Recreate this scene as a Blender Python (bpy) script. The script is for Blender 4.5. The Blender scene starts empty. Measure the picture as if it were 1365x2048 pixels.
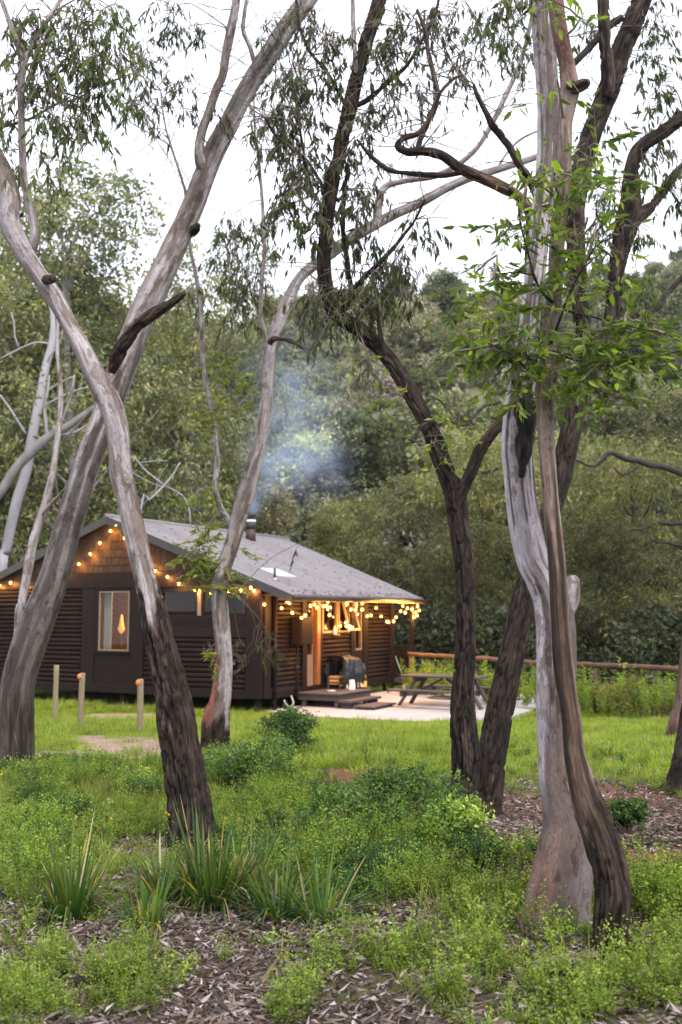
import bpy, math, random
import numpy as np
from mathutils import Vector, Matrix

rng = np.random.default_rng(11)
random.seed(11)
S = bpy.context.scene
COL = S.collection

# ------------------------------------------------------------------ camera, sky, sun, exposure
F, CX, CY, H, PITCH = 1991.0, 682.5, 1024.0, 1.6, math.radians(5.77)
cam = bpy.data.cameras.new('camera')
cam.sensor_fit = 'VERTICAL'; cam.sensor_height = 36; cam.sensor_width = 24
cam.lens = 35; cam.clip_start = 0.05; cam.clip_end = 3000
cam.dof.use_dof = True; cam.dof.focus_distance = 6.2; cam.dof.aperture_fstop = 2.8
camo = bpy.data.objects.new('camera', cam); COL.objects.link(camo)
camo.location = (0, 0, H); camo.rotation_euler = (math.pi/2 + PITCH, 0, 0)
S.camera = camo

SUN_EL, SUN_AZ = math.radians(52), math.radians(150)      # azimuth clockwise from +Y (north)
W = bpy.data.worlds.new('World'); S.world = W; W.use_nodes = True
nt = W.node_tree; nt.nodes.clear()
out = nt.nodes.new('ShaderNodeOutputWorld'); bg = nt.nodes.new('ShaderNodeBackground')
sky = nt.nodes.new('ShaderNodeTexSky'); sky.sky_type = 'NISHITA'; sky.sun_disc = False
sky.sun_elevation = SUN_EL; sky.sun_rotation = SUN_AZ
sky.air_density = 1.0; sky.dust_density = 2.0; sky.ozone_density = 1.0
mixn = nt.nodes.new('ShaderNodeMix'); mixn.data_type = 'RGBA'
mixn.inputs['Factor'].default_value = 0.86                  # thin overcast: an even white cloud sheet over the sky
mixn.inputs['B'].default_value = (8.8, 9.0, 10.1, 1)
nt.links.new(sky.outputs[0], mixn.inputs['A'])
nt.links.new(mixn.outputs['Result'], bg.inputs[0]); bg.inputs[1].default_value = 0.08
nt.links.new(bg.outputs[0], out.inputs[0])

sd = bpy.data.lights.new('sun', 'SUN'); sd.energy = 1.5; sd.angle = math.radians(20); sd.color = (1, .95, .86)
so = bpy.data.objects.new('sun', sd); COL.objects.link(so)
sdir = Vector((math.sin(SUN_AZ)*math.cos(SUN_EL), math.cos(SUN_AZ)*math.cos(SUN_EL), math.sin(SUN_EL)))
so.rotation_euler = sdir.to_track_quat('Z', 'Y').to_euler(); so.location = sdir*60

S.view_settings.view_transform = 'Standard'; S.view_settings.look = 'None'
S.view_settings.gamma = 1; S.view_settings.use_curve_mapping = False
S.view_settings.exposure = 1.43
S.render.engine = 'CYCLES'
cy = S.cycles
cy.use_denoising = True; cy.max_bounces = 7; cy.diffuse_bounces = 4; cy.glossy_bounces = 2
cy.transmission_bounces = 3; cy.transparent_max_bounces = 8; cy.volume_bounces = 1
cy.caustics_reflective = False; cy.caustics_refractive = False; cy.sample_clamp_indirect = 4
cy.volume_step_rate = 2; cy.volume_max_steps = 128

# ------------------------------------------------------------------ helpers
def at(px, py, Y):
    xc = (px-CX)/F; yc = (CY-py)/F
    d = np.array([xc, math.cos(PITCH)-yc*math.sin(PITCH), math.sin(PITCH)+yc*math.cos(PITCH)])
    return np.array([0, 0, H]) + d*(Y/d[1])

def axial(p):
    return p[1]*math.cos(PITCH) + (p[2]-H)*math.sin(PITCH)

def proj(p):
    p = np.asarray(p, float); d = p - np.array([0, 0, H])
    f = d[..., 1]*math.cos(PITCH)+d[..., 2]*math.sin(PITCH)
    u = -d[..., 1]*math.sin(PITCH)+d[..., 2]*math.cos(PITCH)
    f = np.where(f < .1, .1, f)
    return CX+F*d[..., 0]/f, CY-F*u/f

def _hash(i, j, k):
    n = (i*374761393 + j*668265263 + k*2147483647*3 + 12345) & 0xffffffff
    n = ((n ^ (n >> 13))*1274126177) & 0xffffffff
    n = ((n ^ (n >> 16))*2246822519) & 0xffffffff
    return ((n ^ (n >> 15)) & 0xffff)/65535.0

def vnoise(p):
    p = np.asarray(p, float); i = np.floor(p).astype(np.int64); f = p-i; f = f*f*(3-2*f)
    x, y, z = i[..., 0], i[..., 1], i[..., 2]; fx, fy, fz = f[..., 0], f[..., 1], f[..., 2]
    r = 0
    for a in (0, 1):
        for b in (0, 1):
            for c in (0, 1):
                w = (fx if a else 1-fx)*(fy if b else 1-fy)*(fz if c else 1-fz)
                r = r + w*_hash(x+a, y+b, z+c)
    return r

def fbm(p, o=3):
    p = np.asarray(p, float); s = 0; a = .5; t = 0
    for _ in range(o):
        s = s+a*vnoise(p); t += a; a *= .5; p = p*2.03+17.3
    return s/t

def sm(a, b, x):
    t = np.clip((x-a)/(b-a), 0, 1); return t*t*(3-2*t)

def np_mesh(name, V, faces, mat, smooth=True, col=None, attrs=None, mats=None, fmat=None):
    """faces: an (n,k) array or a list of such arrays"""
    me = bpy.data.meshes.new(name)
    V = np.asarray(V, np.float32)
    fl = [np.asarray(f, np.int32) for f in (faces if isinstance(faces, list) else [faces])]
    fl = [f for f in fl if len(f)]
    me.vertices.add(len(V)); me.vertices.foreach_set('co', V.ravel())
    idx = np.concatenate([f.ravel() for f in fl]); cnt = np.concatenate([np.full(len(f), f.shape[1], np.int32) for f in fl])
    me.loops.add(len(idx)); me.loops.foreach_set('vertex_index', idx)
    me.polygons.add(len(cnt))
    st = np.concatenate([[0], np.cumsum(cnt)[:-1]]).astype(np.int32)
    me.polygons.foreach_set('loop_start', st)
    me.polygons.foreach_set('use_smooth', np.full(len(cnt), smooth, bool))
    if col is not None:
        a = me.attributes.new('col', 'FLOAT_COLOR', 'POINT')
        c = np.ones((len(V), 4), np.float32); c[:, :3] = col; a.data.foreach_set('color', c.ravel())
    for k, v in (attrs or {}).items():
        v = np.asarray(v, np.float32)
        if v.ndim == 2:
            a = me.attributes.new(k, 'FLOAT_VECTOR', 'POINT'); a.data.foreach_set('vector', v.ravel())
        else:
            a = me.attributes.new(k, 'FLOAT', 'POINT'); a.data.foreach_set('value', v)
    if mat is not None: me.materials.append(mat)
    me.update(calc_edges=True); me.validate()
    return me

def link(name, me, parent=None, loc=None, rot=None):
    o = bpy.data.objects.new(name, me); COL.objects.link(o)
    if parent is not None: o.parent = parent
    if loc is not None: o.location = loc
    if rot is not None: o.rotation_euler = rot
    return o

def tag(o, label=None, cat=None, group=None, kind=None):
    if label: o['label'] = label
    if cat: o['category'] = cat
    if group: o['group'] = group
    if kind: o['kind'] = kind
    return o

def thing(name, label, cat, loc=(0, 0, 0), rz=0, group=None):
    o = bpy.data.objects.new(name, None); o.empty_display_size = .2
    COL.objects.link(o); o.location = loc; o.rotation_euler = (0, 0, rz)
    return tag(o, label, cat, group)

class MB:
    """collects simple solids into one mesh"""
    def __init__(s): s.v = []; s.f = {}; s.n = 0
    def add(s, V, Fs):
        V = np.asarray(V, float)
        for f in Fs: s.f.setdefault(len(f), []).append([i+s.n for i in f])
        s.v.append(V); s.n += len(V); return s
    def box(s, x0, x1, y0, y1, z0, z1, M=None, bev=0.0):
        x0, x1 = min(x0, x1), max(x0, x1); y0, y1 = min(y0, y1), max(y0, y1); z0, z1 = min(z0, z1), max(z0, z1)
        b = min(bev, (x1-x0)/3, (y1-y0)/3, (z1-z0)/3)
        if b <= 0:
            V = np.array([[x0, y0, z0], [x1, y0, z0], [x1, y1, z0], [x0, y1, z0], [x0, y0, z1], [x1, y0, z1], [x1, y1, z1], [x0, y1, z1]])
            Fs = [(3, 2, 1, 0), (4, 5, 6, 7), (0, 1, 5, 4), (1, 2, 6, 5), (2, 3, 7, 6), (3, 0, 4, 7)]
        else:   # chamfered long edges (24 verts: each face inset)
            c = np.array([(x0+x1)/2, (y0+y1)/2, (z0+z1)/2]); h = np.array([(x1-x0)/2, (y1-y0)/2, (z1-z0)/2])
            V = []; ids = {}
            for sx in (-1, 1):
                for sy in (-1, 1):
                    for sz in (-1, 1):
                        sg = np.array([sx, sy, sz])
                        for ax in range(3):
                            q = h-b; q[ax] = h[ax]; ids[(sx, sy, sz, ax)] = len(V); V.append(c+sg*q)
            Fs = []
            for ax in range(3):
                o1, o2 = [(1, 2), (2, 0), (0, 1)][ax]
                for sgn in (-1, 1):
                    q = []
                    for a, bb in ((-1, -1), (1, -1), (1, 1), (-1, 1)):
                        k = [0, 0, 0]; k[ax] = sgn; k[o1] = a; k[o2] = bb; q.append(ids[(*k, ax)])
                    Fs.append(tuple(q if sgn > 0 else q[::-1]))
            for ax in range(3):      # edges along ax
                o1, o2 = [(1, 2), (2, 0), (0, 1)][ax]
                for a in (-1, 1):
                    for bb in (-1, 1):
                        k0 = [0, 0, 0]; k1 = [0, 0, 0]; k0[ax] = -1; k1[ax] = 1
                        for k in (k0, k1): k[o1] = a; k[o2] = bb
                        q = [ids[(*k0, o1)], ids[(*k1, o1)], ids[(*k1, o2)], ids[(*k0, o2)]]
                        Fs.append(tuple(q if a*bb < 0 else q[::-1]))
            for sx in (-1, 1):
                for sy in (-1, 1):
                    for sz in (-1, 1):
                        q = [ids[(sx, sy, sz, a)] for a in range(3)]
                        Fs.append(tuple(q if sx*sy*sz > 0 else q[::-1]))
            V = np.array(V)
        if M is not None: V = V @ np.array(M.to_3x3()).T + np.array(M.translation)
        return s.add(V, Fs)
    def prism(s, poly, axis, a0, a1):
        """extrude a 2D polygon (in the two other axes, cyclic order) from a0 to a1"""
        n = len(poly); o = [(1, 2), (2, 0), (0, 1)][axis]; V = np.zeros((2*n, 3))
        for k, a in enumerate((a0, a1)):
            for i, p in enumerate(poly):
                V[k*n+i, axis] = a; V[k*n+i, o[0]] = p[0]; V[k*n+i, o[1]] = p[1]
        Fs = [(i, (i+1) % n, n+(i+1) % n, n+i) for i in range(n)]+[tuple(range(n))[::-1], tuple(range(n, 2*n))]
        return s.add(V, Fs)
    def tube(s, pts, rs, m=8, cap=True):
        V, Fq, _ = tube_arrays(np.asarray(pts, float), np.broadcast_to(np.asarray(rs, float), (len(pts),)), m)
        Fs = [tuple(f) for f in Fq]
        if cap:
            n = len(pts); Fs += [tuple(range(m))[::-1], tuple(range((n-1)*m, n*m))]
        return s.add(V, Fs)
    def mesh(s, name, mat, smooth=False):
        fl = [np.array(v) for v in s.f.values()]
        return np_mesh(name, np.concatenate(s.v), fl, mat, smooth)
    def build(s, name, mat, parent=None, smooth=False):
        return link(name, s.mesh(name, mat, smooth), parent)

def frames(P):
    n = len(P); T = np.gradient(P, axis=0); T /= np.linalg.norm(T, axis=1)[:, None]+1e-9
    ref = np.array([1., 0, 0]) if abs(T[0, 0]) < .8 else np.array([0, 1., 0])
    U = np.zeros_like(P); u = ref-T[0]*(ref@T[0]); u /= np.linalg.norm(u); U[0] = u
    for i in range(1, n):
        u = U[i-1]-T[i]*(U[i-1]@T[i]); u /= np.linalg.norm(u)+1e-9; U[i] = u
    return T, U, np.cross(T, U)

def tube_arrays(P, R, m, disp=None):
    n = len(P); T, U, B = frames(P)
    a = np.linspace(0, 2*math.pi, m, endpoint=False)
    N = U[:, None, :]*np.cos(a)[None, :, None]+B[:, None, :]*np.sin(a)[None, :, None]
    r = np.repeat(R[:, None], m, 1)
    if disp is not None: r = r+disp
    V = (P[:, None, :]+N*r[..., None]).reshape(-1, 3)
    i = np.arange(n-1)[:, None]*m; j = np.arange(m)[None, :]; k = (j+1) % m
    Fq = np.stack([i+j, i+k, i+m+k, i+m+j], -1).reshape(-1, 4)
    return V, Fq, N

def spline(C, ds):
    """Catmull-Rom through rows of C (xyz + extras), resampled at about ds"""
    C = np.asarray(C, float)
    if len(C) == 2: C = np.array([C[0], (C[0]+C[1])/2, C[1]])
    E = np.vstack([2*C[0]-C[1], C, 2*C[-1]-C[-2]]); o = []
    for i in range(len(C)-1):
        p0, p1, p2, p3 = E[i:i+4]; L = np.linalg.norm(p2[:3]-p1[:3]); n = max(1, int(math.ceil(L/ds)))
        t = np.linspace(0, 1, n, endpoint=False)[:, None]
        o.append(.5*((2*p1)+(-p0+p2)*t+(2*p0-5*p1+4*p2-p3)*t**2+(-p0+3*p1-3*p2+p3)*t**3))
    o.append(C[-1:]); return np.vstack(o)

# ------------------------------------------------------------------ materials
def new_mat(name):
    m = bpy.data.materials.new(name); m.use_nodes = True
    n = m.node_tree; b = n.nodes['Principled BSDF']; return m, n, b

def N_(n, t, **kw):
    x = n.nodes.new(t)
    for k, v in kw.items():
        if k in x.inputs: x.inputs[k].default_value = v
        else: setattr(x, k, v)
    return x

def ramp(n, stops):
    r = n.nodes.new('ShaderNodeValToRGB'); e = r.color_ramp.elements
    while len(e) < len(stops): e.new(.5)
    for q, (p, c) in zip(e, stops):
        q.position = p; q.color = (*c, 1) if len(c) == 3 else c
    return r

def mul(n, A, B):
    x = n.nodes.new('ShaderNodeMix'); x.data_type = 'RGBA'; x.blend_type = 'MULTIPLY'; x.inputs['Factor'].default_value = 1
    n.links.new(A, x.inputs['A']); n.links.new(B, x.inputs['B']); return x.outputs['Result']

def plain(name, c, rough=.7, var=.25, scale=8, stretch=(1, 1, 1), bump=.0, metal=0, bscale=None, c2=None, spec=.5):
    """base colour with noise grain along an axis, wear and a little bump, in object space"""
    m, n, b = new_mat(name); L = n.links
    tc = N_(n, 'ShaderNodeTexCoord'); mp = N_(n, 'ShaderNodeMapping'); mp.inputs['Scale'].default_value = stretch
    L.new(tc.outputs['Object'], mp.inputs[0])
    oi = N_(n, 'ShaderNodeObjectInfo')
    add = N_(n, 'ShaderNodeVectorMath', operation='ADD'); L.new(mp.outputs[0], add.inputs[0])
    sc = N_(n, 'ShaderNodeMath', operation='MULTIPLY'); sc.inputs[1].default_value = 37; L.new(oi.outputs['Random'], sc.inputs[0])
    L.new(sc.outputs[0], add.inputs[1])
    nz = N_(n, 'ShaderNodeTexNoise', Scale=scale, Detail=6, Roughness=.65); L.new(add.outputs[0], nz.inputs[0])
    lo = tuple(x*(1-var) for x in c); hi = tuple(min(.95, x*(1+var)) for x in (c2 or c))
    r = ramp(n, [(.28, lo), (.72, hi)]); L.new(nz.outputs['Fac'], r.inputs[0])
    r2 = N_(n, 'ShaderNodeMapRange'); r2.inputs['To Min'].default_value = 1-var*.6; r2.inputs['To Max'].default_value = 1+var*.6
    L.new(oi.outputs['Random'], r2.inputs['Value'])
    L.new(mul(n, r.outputs[0], r2.outputs[0]), b.inputs['Base Color'])
    b.inputs['Roughness'].default_value = rough; b.inputs['Metallic'].default_value = metal
    b.inputs['Specular IOR Level'].default_value = spec
    if bump:
        nb = N_(n, 'ShaderNodeTexNoise', Scale=bscale or scale*2, Detail=5); L.new(add.outputs[0], nb.inputs[0])
        bp = N_(n, 'ShaderNodeBump', Strength=bump, Distance=.02); L.new(nb.outputs['Fac'], bp.inputs['Height']); L.new(bp.outputs[0], b.inputs['Normal'])
    return m

def leaf_mat(name, trans=.35, rough=.5, rnd=.35, tint=(1, 1, 1), objcol=False):
    m, n, b = new_mat(name); L = n.links
    at_ = N_(n, 'ShaderNodeAttribute', attribute_name='col'); oi = N_(n, 'ShaderNodeObjectInfo')
    mr = N_(n, 'ShaderNodeMapRange'); mr.inputs['To Min'].default_value = 1-rnd; mr.inputs['To Max'].default_value = 1+rnd
    L.new(oi.outputs['Random'], mr.inputs['Value'])
    c = mul(n, at_.outputs['Color'], mr.outputs[0])
    if objcol: c = mul(n, c, oi.outputs['Color'])
    L.new(c, b.inputs['Base Color']); b.inputs['Roughness'].default_value = rough
    b.inputs['Specular IOR Level'].default_value = .35
    tr = N_(n, 'ShaderNodeBsdfTranslucent')
    t2 = n.nodes.new('ShaderNodeMix'); t2.data_type = 'RGBA'; t2.blend_type = 'MULTIPLY'; t2.inputs['Factor'].default_value = 1
    t2.inputs['B'].default_value = (1.25*tint[0], 1.35*tint[1], .6*tint[2], 1); L.new(c, t2.inputs['A']); L.new(t2.outputs['Result'], tr.inputs[0])
    mx = N_(n, 'ShaderNodeMixShader'); mx.inputs[0].default_value = trans
    L.new(b.outputs[0], mx.inputs[1]); L.new(tr.outputs[0], mx.inputs[2])
    L.new(mx.outputs[0], n.nodes['Material Output'].inputs[0]); return m

def bark_mat():
    """colour attribute + streaks and flakes in trunk coordinates; 'fis' marks fissured bark"""
    m, n, b = new_mat('bark'); L = n.links
    ca = N_(n, 'ShaderNodeAttribute', attribute_name='col'); bk = N_(n, 'ShaderNodeAttribute', attribute_name='bark')
    fi = N_(n, 'ShaderNodeAttribute', attribute_name='fis')
    def noise(sx, sz, d, rr=.6, off=0):
        mp = N_(n, 'ShaderNodeMapping'); mp.inputs['Scale'].default_value = (sx, sx, sz); mp.inputs['Location'].default_value = (off, off, off)
        L.new(bk.outputs['Vector'], mp.inputs[0]); z = N_(n, 'ShaderNodeTexNoise', Scale=1, Detail=d, Roughness=rr); L.new(mp.outputs[0], z.inputs[0]); return z.outputs['Fac']
    fine = noise(60, 26, 6, .7); mott = noise(15, 8, 5, .62, 3); fibre = noise(85, 7, 5, .7, 9)
    r1 = ramp(n, [(.3, (.70, .67, .66)), (.5, (1, 1, 1)), (.72, (1.16, 1.16, 1.18))]); L.new(mott, r1.inputs[0])
    r2 = ramp(n, [(.3, (.74, .72, .71)), (.56, (1.1, 1.1, 1.1))]); L.new(fine, r2.inputs[0])
    smooth_c = mul(n, mul(n, ca.outputs['Color'], r1.outputs[0]), r2.outputs[0])
    pa = ramp(n, [(.40, (1.1, 1.1, 1.12)), (.41, (.97, .96, .96)), (.555, (1, 1, 1)), (.57, (.56, .50, .46)), (.66, (.66, .60, .57))]); L.new(noise(7.5, 3.4, 6, .66, 21), pa.inputs[0])   # peeled patches
    smooth_c = mul(n, smooth_c, pa.outputs[0])
    ck = ramp(n, [(.491, (1, 1, 1)), (.5, (.55, .49, .46)), (.509, (1, 1, 1))]); L.new(noise(22, .9, 5, .6, 33), ck.inputs[0])       # long hairline cracks
    smooth_c = mul(n, smooth_c, ck.outputs[0])
    sp = N_(n, 'ShaderNodeTexVoronoi', Scale=1); mp = N_(n, 'ShaderNodeMapping'); mp.inputs['Scale'].default_value = (26, 26, 13)
    L.new(bk.outputs['Vector'], mp.inputs[0]); L.new(mp.outputs[0], sp.inputs[0])
    r4 = ramp(n, [(.07, (.45, .4, .36)), (.13, (1, 1, 1))]); L.new(sp.outputs['Distance'], r4.inputs[0])   # small scars
    smooth_c = mul(n, smooth_c, r4.outputs[0])
    r3 = ramp(n, [(.33, (.18, .16, .15)), (.5, (.85, .82, .8)), (.68, (2.5, 2.3, 2.1))]); L.new(fibre, r3.inputs[0])
    rough_c = mul(n, ca.outputs['Color'], r3.outputs[0]); r5 = ramp(n, [(.35, (.5, .48, .46)), (.62, (1.5, 1.42, 1.35))]); L.new(noise(30, 3.2, 5, .65, 41), r5.inputs[0]); rough_c = mul(n, rough_c, r5.outputs[0])
    mx = n.nodes.new('ShaderNodeMix'); mx.data_type = 'RGBA'; L.new(fi.outputs['Fac'], mx.inputs['Factor'])
    L.new(smooth_c, mx.inputs['A']); L.new(rough_c, mx.inputs['B']); L.new(mx.outputs['Result'], b.inputs['Base Color'])
    b.inputs['Roughness'].default_value = .8; b.inputs['Specular IOR Level'].default_value = .25
    hm = N_(n, 'ShaderNodeMix'); L.new(fi.outputs['Fac'], hm.inputs['Factor']); 
    sc = N_(n, 'ShaderNodeMath', operation='MULTIPLY'); sc.inputs[1].default_value = .22; L.new(fine, sc.inputs[0])
    L.new(sc.outputs[0], hm.inputs['A']); L.new(fibre, hm.inputs['B'])
    bp = N_(n, 'ShaderNodeBump', Strength=1, Distance=.03); L.new(hm.outputs['Result'], bp.inputs['Height']); L.new(bp.outputs[0], b.inputs['Normal'])
    return m

def emit(name, c, s):
    m, n, b = new_mat(name); b.inputs['Base Color'].default_value = (*c, 1)
    b.inputs['Emission Color'].default_value = (*c, 1); b.inputs['Emission Strength'].default_value = s; return m

def glass_mat():
    m, n, b = new_mat('window_glass'); L = n.links
    t = N_(n, 'ShaderNodeBsdfTransparent'); t.inputs[0].default_value = (.85, .85, .82, 1)
    g = N_(n, 'ShaderNodeBsdfGlossy', Roughness=.03); g.inputs[0].default_value = (.9, .9, .9, 1)
    fr = N_(n, 'ShaderNodeLayerWeight', Blend=.5); pw = N_(n, 'ShaderNodeMath', operation='POWER'); pw.inputs[1].default_value = 4; L.new(fr.outputs['Facing'], pw.inputs[0])
    mr = N_(n, 'ShaderNodeMapRange'); mr.inputs['To Min'].default_value = .02; mr.inputs['To Max'].default_value = .8; L.new(pw.outputs[0], mr.inputs['Value'])
    mx = N_(n, 'ShaderNodeMixShader'); L.new(mr.outputs[0], mx.inputs[0]); L.new(t.outputs[0], mx.inputs[1]); L.new(g.outputs[0], mx.inputs[2])
    L.new(mx.outputs[0], n.nodes['Material Output'].inputs[0]); return m

M = {}
M['bark'] = bark_mat()
M['leaf'] = leaf_mat('gum_leaf', .38)
M['leaf_big'] = leaf_mat('shoot_leaf', .5, .42, .3)
M['weed'] = leaf_mat('weed_leaf', .45, .55, .35)
M['far'] = leaf_mat('far_leaf', .3, .6, .15, objcol=True)
M['log'] = plain('stained_log', (.0165, .0092, .0074), .62, .4, 3, (2, 2, 14), .35, spec=.12)
M['board'] = plain('stained_board', (.0138, .0086, .0080), .6, .3, 4, (10, 10, 1), .2, spec=.12)
M['shingle'] = plain('wood_shingle', (.045, .028, .019), .75, .45, 5, (12, 12, 2), .3, spec=.12)
M['dark'] = plain('dark_backing', (.018, .013, .012), .9, .2, 6)
M['roof'] = plain('roof_sheet', (.155, .138, .145), .6, .26, 1.1, (.5, 3.2, .5), .08)
M['gutter'] = plain('gutter_metal', (.045, .037, .034), .5, .25, 5)
M['flue'] = plain('rusty_flue', (.055, .026, .022), .6, .35, 9)
M['soot'] = plain('sooty_metal', (.02, .02, .022), .55, .3, 9)
M['white'] = plain('white_paint', (.72, .70, .68), .5, .08, 9)
M['skylight'] = plain('translucent_sheet', (.46, .49, .54), .3, .05, 4)
M['frame'] = plain('window_timber', (.20, .145, .10), .5, .25, 8, (1, 1, 6))
M['warmwood'] = plain('varnished_wood', (.20, .075, .025), .45, .3, 5, (8, 8, 1), .1)
M['doorwood'] = plain('worn_door', (.24, .15, .10), .55, .3, 5, (8, 8, 1), .1)
M['curtain'] = plain('curtain_cloth', (.42, .39, .38), .9, .15, 3, (18, 18, .4))
M['interior'] = plain('interior_boards', (.20, .115, .05), .6, .35, 3, (1, 1, 9))
M['glass'] = glass_mat()
M['concrete'] = plain('concrete', (.33, .30, .295), .85, .2, 1.4, (1, 1, 1), .1, bscale=30)
M['tablewood'] = plain('weathered_timber', (.055, .040, .041), .7, .3, 4, (2, 12, 12), .25)
M['post'] = plain('treated_pine', (.21, .165, .10), .8, .3, 5, (14, 14, 1.5), .3)
M['orange'] = plain('orange_reflector', (.9, .22, .02), .35, .08, 9)
M['rail'] = plain('bark_rail', (.115, .058, .038), .8, .4, 3, (1, 1, 1), .4, bscale=24)
M['tarp'] = plain('black_plastic', (.016, .017, .022), .32, .4, 6, bump=.5)
M['firewood'] = plain('cut_firewood', (.34, .20, .09), .8, .3, 8, (6, 6, 1), .2)
M['bagA'] = plain('printed_bag', (.75, .45, .05), .4, .15, 6)
M['bagB'] = plain('printed_bag_white', (.75, .66, .64), .4, .12, 6)
M['bagR'] = plain('printed_bag_red', (.55, .09, .03), .4, .12, 6)
M['green'] = plain('green_handle', (.12, .26, .20), .5, .15, 6)
M['wire'] = plain('cable', (.02, .018, .016), .6, .1, 6)
M['steel'] = plain('fence_wire', (.3, .3, .3), .4, .1, 6, metal=1)
M['bulb'] = emit('warm_bulb', (1.0, .40, .07), 4.6)
M['lamp'] = emit('lamp_shade', (1.0, .48, .13), .38)
M['ash'] = plain('ash', (.07, .06, .055), .95, .4, 12)
M['greycloth'] = plain('grey_roll', (.25, .24, .25), .85, .15, 10, bump=.2)
M['stick'] = plain('dead_stick', (.15, .115, .095), .9, .4, 6, (4, 4, 4), .4)

# ------------------------------------------------------------------ ground
GY = [-30, 4, 6.3, 8.2, 10.5, 13, 18, 21, 23, 31, 36, 48, 60]
GZ = [0, 0, 0, .0, .02, -.15, -.45, -.66, -.72, -.74, -1.4, -1.6, .6]
def blob(px, py, *bs):
    r = np.zeros_like(px)
    for cx, cy_, rx, ry, *s in bs:
        r = np.maximum(r, (s[0] if s else 1)*np.exp(-(((px-cx)/rx)**2+((py-cy_)/ry)**2)))
    return r
def gz(x, y):
    x = np.asarray(x, float); y = np.asarray(y, float)
    z = np.interp(y, GY, GZ)
    p = np.stack([x, y, x*0], -1)
    near = 1-sm(14, 20, y)
    z = z+near*((fbm(p*.55, 3)-.5)*.22+(fbm(p*2.2+5, 3)-.5)*.07+(fbm(p*9, 2)-.5)*.022*(1-sm(8, 12, y)))
    z = z+(1-near)*(fbm(p*.5, 2)-.5)*.05*(1-sm(26, 32, y))
    # shallow gully with a cut earth bank on the right
    e = 6.55+.25*(fbm(np.stack([x*1.3, x*0, x*0+2], -1), 3)-.5)*2
    g = sm(.3, 1.0, x)*(1-sm(4.2, 6.5, x))
    z = z-g*.36*sm(5.5, 6.2, y)*(1-sm(e-.03, e+.11, y))+g*.06*sm(e, e+.3, y)*(1-sm(7.2, 8.2, y))
    # ground is level under the cabin and the slab
    flat = sm(20.2, 21.6, y-0*x)*(1-sm(30, 33, y))
    z = z*(1-flat)+flat*(-.725)
    h = sm(48, 62, y)
    return z
def G(x, y): return float(gz(np.array([x]), np.array([y]))[0])

LITTER = [(388, 1705, 75, 22), (945, 1655, 80, 22), (1115, 1890, 130, 40), (1225, 1950, 80, 25), (380, 1880, 330, 60), (120, 1965, 170, 60), (450, 2000, 150, 55), (760, 1850, 170, 60), (300, 1695, 110, 26), (1110, 1925, 160, 45),
          (1150, 2010, 240, 45, .7), (1000, 1640, 120, 55), (1290, 1640, 130, 45), (40, 1790, 120, 45, .8), (800, 2030, 300, 30, .7), (560, 1850, 140, 50, .9)]
RED = [(1290, 1745, 110, 40), (1010, 1645, 150, 60), (1300, 1690, 150, 80), (705, 1560, 70, 25), (470, 1592, 36, 14), (1230, 1590, 160, 22, .8), (890, 1660, 60, 40, .8)]
PATH = [(280, 1500, 140, 30), (110, 1513, 110, 13), (190, 1478, 60, 10, .8), (675, 1586, 60, 11), (420, 1490, 60, 20, .7), (240, 1433, 110, 8, .8)]
def gzones(x, y):
    px, py = proj(np.stack([x, y, gz(x, y)], -1)); return px, py

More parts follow.
